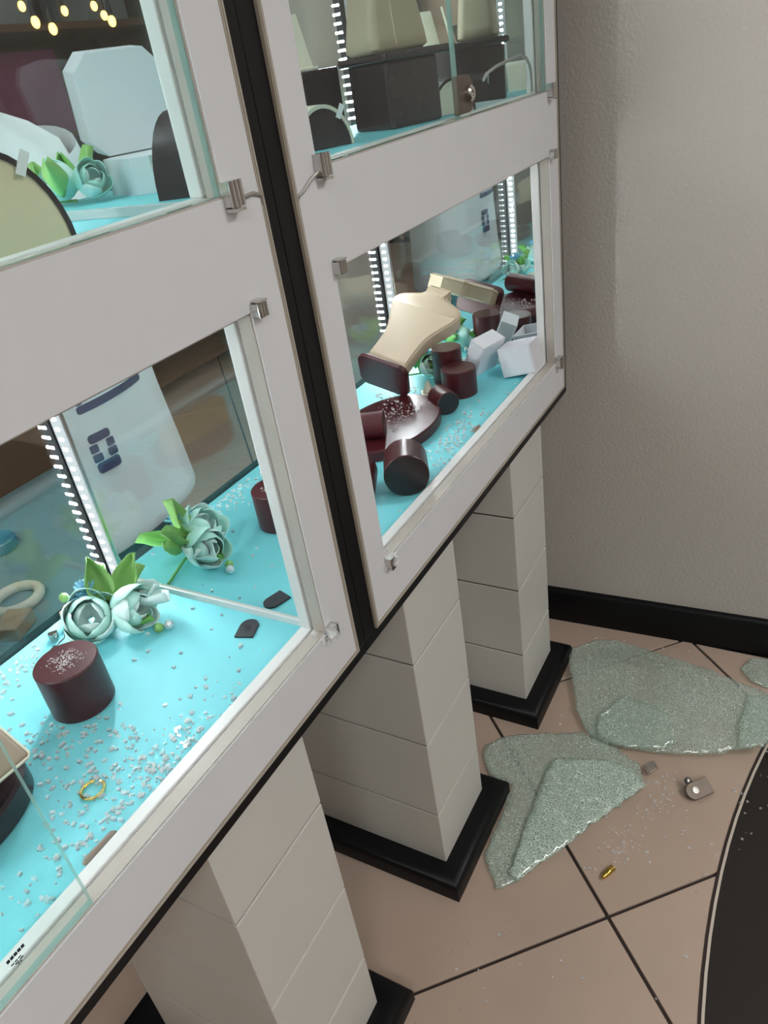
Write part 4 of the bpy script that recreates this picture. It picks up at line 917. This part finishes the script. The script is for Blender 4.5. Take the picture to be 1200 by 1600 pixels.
for i in range(15):
    a = PI * i / 14; z = -math.cos(a); r = max(0.03, math.sin(a)) ** 0.85
    row = []
    for j in range(24):
        th = 2 * PI * j / 24; c, s_ = math.cos(th), math.sin(th)
        x = 0.074 * r * c * (1 - 0.12 * max(0, -z)); y = 0.092 * r * s_ + (0.012 * max(0, -z) if s_ > 0 else 0)
        if s_ > 0.9 and -0.35 < z < 0.1: y += 0.018 * (s_ - 0.9) / 0.1 * (1 - abs(z + 0.15) / 0.27 if abs(z + 0.15) < 0.27 else 0)
        row.append((Hd[0] + x, Hd[1] + y, Hd[2] + z * 0.115))
    rings.append(row)
mb.rings(rings)
for sx in (-1, 1): mb.ball((sx * 0.076, Hd[1] - 0.005, Hd[2] - 0.008), (0.012, 0.02, 0.03), 8, 6)
head = mb.obj('head', 'skin', P, smooth=True, angle=80)
for sx in (-1, 1):
    e = MB().ball((sx * 0.030, Hd[1] + 0.079, Hd[2] + 0.004), (0.014, 0.009, 0.009), 10, 6).obj('eye', 'eye_white', head, smooth=True)
    MB().ball((sx * 0.030, Hd[1] + 0.086, Hd[2] + 0.004), (0.006, 0.003, 0.006), 8, 6).obj('iris', 'eye_dark', head, smooth=True)
MB().ball((0, Hd[1] + 0.087, Hd[2] - 0.062), (0.024, 0.008, 0.007), 10, 6).obj('mouth', 'lip', head, smooth=True)
mb = MB(); rings = []
for i in range(10):
    a = PI * (0.42 + 0.58 * i / 9); z = -math.cos(a); r = max(0.03, math.sin(a)) ** 0.85
    rings.append([(0.080 * r * math.cos(2 * PI * j / 24), Hd[1] - 0.006 + 0.098 * r * math.sin(2 * PI * j / 24) - (0.03 if math.sin(2 * PI * j / 24) > 0.3 and i < 4 else 0), Hd[2] + 0.008 + z * 0.116) for j in range(24)])
mb.rings(rings); mb.obj('hair', 'hair', head, smooth=True, angle=80)
# loose T-shirt
SHR = ((0.735, 0.255, 0.150, 0.0), (0.742, 0.262, 0.156, 0.0), (0.762, 0.260, 0.155, 0.0), (0.85, 0.250, 0.152, 0.0), (0.98, 0.238, 0.148, 0.0), (1.10, 0.228, 0.145, 0.005), (1.22, 0.226, 0.142, 0.005), (1.34, 0.225, 0.135, 0.0), (1.42, 0.222, 0.118, 0.0), (1.475, 0.205, 0.100, 0.0), (1.51, 0.15, 0.085, 0.0), (1.53, 0.095, 0.075, 0.0), (1.537, 0.072, 0.066, 0.005))
def wob(a, z): return 1 + 0.030 * math.sin(5 * a + z * 6) * max(0, 1.3 - z) + 0.016 * math.sin(11 * a - z * 11) * max(0, 1.2 - z)
mb = MB()
mb.rings([[(rx * wob(2 * PI * j / 64, z) * math.cos(2 * PI * j / 64), oy + ry * wob(2 * PI * j / 64, z) * math.sin(2 * PI * j / 64), z) for j in range(64)] for z, rx, ry, oy in SHR], cap=False)
shirt = mb.obj('t_shirt', 'shirt', P, smooth=True, angle=80); s_ = shirt.modifiers.new('thick', 'SOLIDIFY'); s_.thickness = 0.003
for sx in (-1, 1):
    a = Vector((sx * 0.165, 0.0, 1.45)); d = Vector((sx * 0.232, -0.075, 1.25)) - a; n = 20
    mb = MB(); mb.rings([[(r * math.cos(2 * PI * j / n), r * math.sin(2 * PI * j / n), z) for j in range(n)] for r, z in ((0.072, -0.02), (0.082, 0.04), (0.080, 0.12), (0.076, d.length), (0.070, d.length), (0.068, d.length - 0.02))], cap=False, M=axis_matrix(a, tuple(d)))
    mb.obj('sleeve', 'shirt', shirt, smooth=True)
# navy print on the front
def shirt_y(x, z):
    for (z0, rx0, ry0, o0), (z1, rx1, ry1, o1) in zip(SHR, SHR[1:]):
        if z0 <= z <= z1:
            t_ = (z - z0) / (z1 - z0); rx, ry = rx0 + (rx1 - rx0) * t_, ry0 + (ry1 - ry0) * t_
            a = math.acos(max(-1, min(1, x / rx)))
            for _ in range(4): a = math.acos(max(-1, min(1, x / (rx * wob(a, z)))))
            return ry * wob(a, z) * math.sin(a)
    return 0.15
def decal(name, pts, cx, cz, parent):
    mb = MB(); bm = mb.bm; vs = [bm.verts.new((cx + x, 0.0, cz + z)) for x, z in pts]
    f = bm.faces.new(vs); bmesh.ops.triangulate(bm, faces=[f]); bmesh.ops.subdivide_edges(bm, edges=bm.edges[:], cuts=2, use_grid_fill=True)
    bmesh.ops.subdivide_edges(bm, edges=bm.edges[:], cuts=1, use_grid_fill=True)
    for v in bm.verts: v.co.y = shirt_y(v.co.x, v.co.z) + 0.0025
    o = link(name, mb.mesh(name, 'print_navy'), parent); m = o.modifiers.new('t', 'SOLIDIFY'); m.thickness = 0.0012; m.offset = 0
    return o
def rrect(x0, z0, x1, z1, r, n=4):
    pts = []
    for cx, cz, a0 in ((x1 - r, z1 - r, 0), (x0 + r, z1 - r, PI / 2), (x0 + r, z0 + r, PI), (x1 - r, z0 + r, 1.5 * PI)):
        for q in range(n + 1): pts.append((cx + r * math.cos(a0 + q * PI / 2 / n), cz + r * math.sin(a0 + q * PI / 2 / n)))
    return pts
LX, LZ = -0.036, 0.945
LG = 0.72
for a in (rrect(-0.034, 0.034, 0.034, 0.058, 0.010), rrect(-0.038, 0.008, -0.014, 0.030, 0.004), rrect(0.014, 0.008, 0.038, 0.030, 0.004), rrect(-0.038, -0.018, -0.010, 0.004, 0.004), rrect(0.010, -0.018, 0.038, 0.004, 0.004), rrect(-0.036, -0.052, 0.036, -0.022, 0.010)):
    decal('shirt_logo', [(x * LG, z * LG) for x, z in a], LX, LZ, shirt)
for a in (rrect(-0.06, 1.030, 0.12, 1.046, 0.006), rrect(0.103, 1.047, 0.12, 1.12, 0.006), rrect(-0.06, 1.047, -0.043, 1.12, 0.006)):
    decal('shirt_print', a, 0.0, 0.0, shirt)
tv = [(0, 0.0, 0.93, (0.125, 0.085)), (0.085, 0.0, 0.85, 0.088), (0.10, 0.02, 0.50, 0.080), (0.10, -0.01, 0.28, 0.075), (0.10, -0.02, 0.07, 0.072), (-0.085, 0.0, 0.85, 0.088), (-0.10, 0.02, 0.50, 0.080), (-0.10, -0.01, 0.28, 0.075), (-0.10, -0.02, 0.07, 0.072)]
skin('trousers', tv, [(0, 1), (1, 2), (2, 3), (3, 4), (0, 5), (5, 6), (6, 7), (7, 8)], 'trousers', P)
for sx in (-1, 1): MB().rings([[(sx * 0.10 + w_ * math.cos(2 * PI * j / 14), yy, max(0.001, zc_ + h_ * math.sin(2 * PI * j / 14))) for j in range(14)] for yy, w_, h_, zc_ in ((-0.09, 0.02, 0.03, 0.04), (-0.07, 0.040, 0.05, 0.05), (0.0, 0.046, 0.055, 0.05), (0.10, 0.050, 0.040, 0.038), (0.16, 0.042, 0.03, 0.03), (0.185, 0.02, 0.018, 0.02))]).obj('shoe', 'shoe', P, smooth=True)
def hand(base, fwd, up, side, curl):
    b = Vector(base); f = Vector(fwd).normalized(); u = Vector(up).normalized(); s_ = f.cross(u).normalized() * side
    skin('palm', [(*b, 0.026), (*(b + f * 0.045), (0.034, 0.017)), (*(b + f * 0.08), (0.036, 0.014))], [(0, 1), (1, 2)], 'skin', P)
    for k, (off, ln) in enumerate(((-0.027, 0.062), (-0.009, 0.072), (0.009, 0.068), (0.026, 0.054))):
        p = b + f * 0.072 + s_ * off; pts = [p]; d = f.copy()
        for q in range(3):
            d = Matrix.Rotation(curl * side, 3, s_) @ d; p = p + d * ln / 3 * (1.1 - 0.1 * q); pts.append(p)
        skin('finger', [(*q_, 0.0088 - 0.0009 * i) for i, q_ in enumerate(pts)], [(0, 1), (1, 2), (2, 3)], 'skin', P, sub=1)
    p = b + f * 0.030 - s_ * 0.028; d1 = (f * 0.6 - s_ * 0.8).normalized()
    skin('thumb', [(*p, 0.0105), (*(p + d1 * 0.028), 0.0098), (*(p + d1 * 0.045 + f * 0.022), 0.0085)], [(0, 1), (1, 2)], 'skin', P, sub=1)
hand((0.095, -0.206, 0.978), (-0.6, -0.02, -0.2), (0, 1, 0), 1, -0.2)
hand((-0.095, -0.217, 0.948), (0.6, -0.02, -0.2), (0, 1, 0), -1, -0.2)

# ------------------------------------------------------------------ real size: the layout above is in units of 1.5 m
bpy.context.view_layer.update()
UNIT = 1.5
for o in [x for x in bpy.data.objects if x.parent is None and x.type != 'CAMERA']:
    o.matrix_world = Matrix.Scale(UNIT, 4) @ o.matrix_world
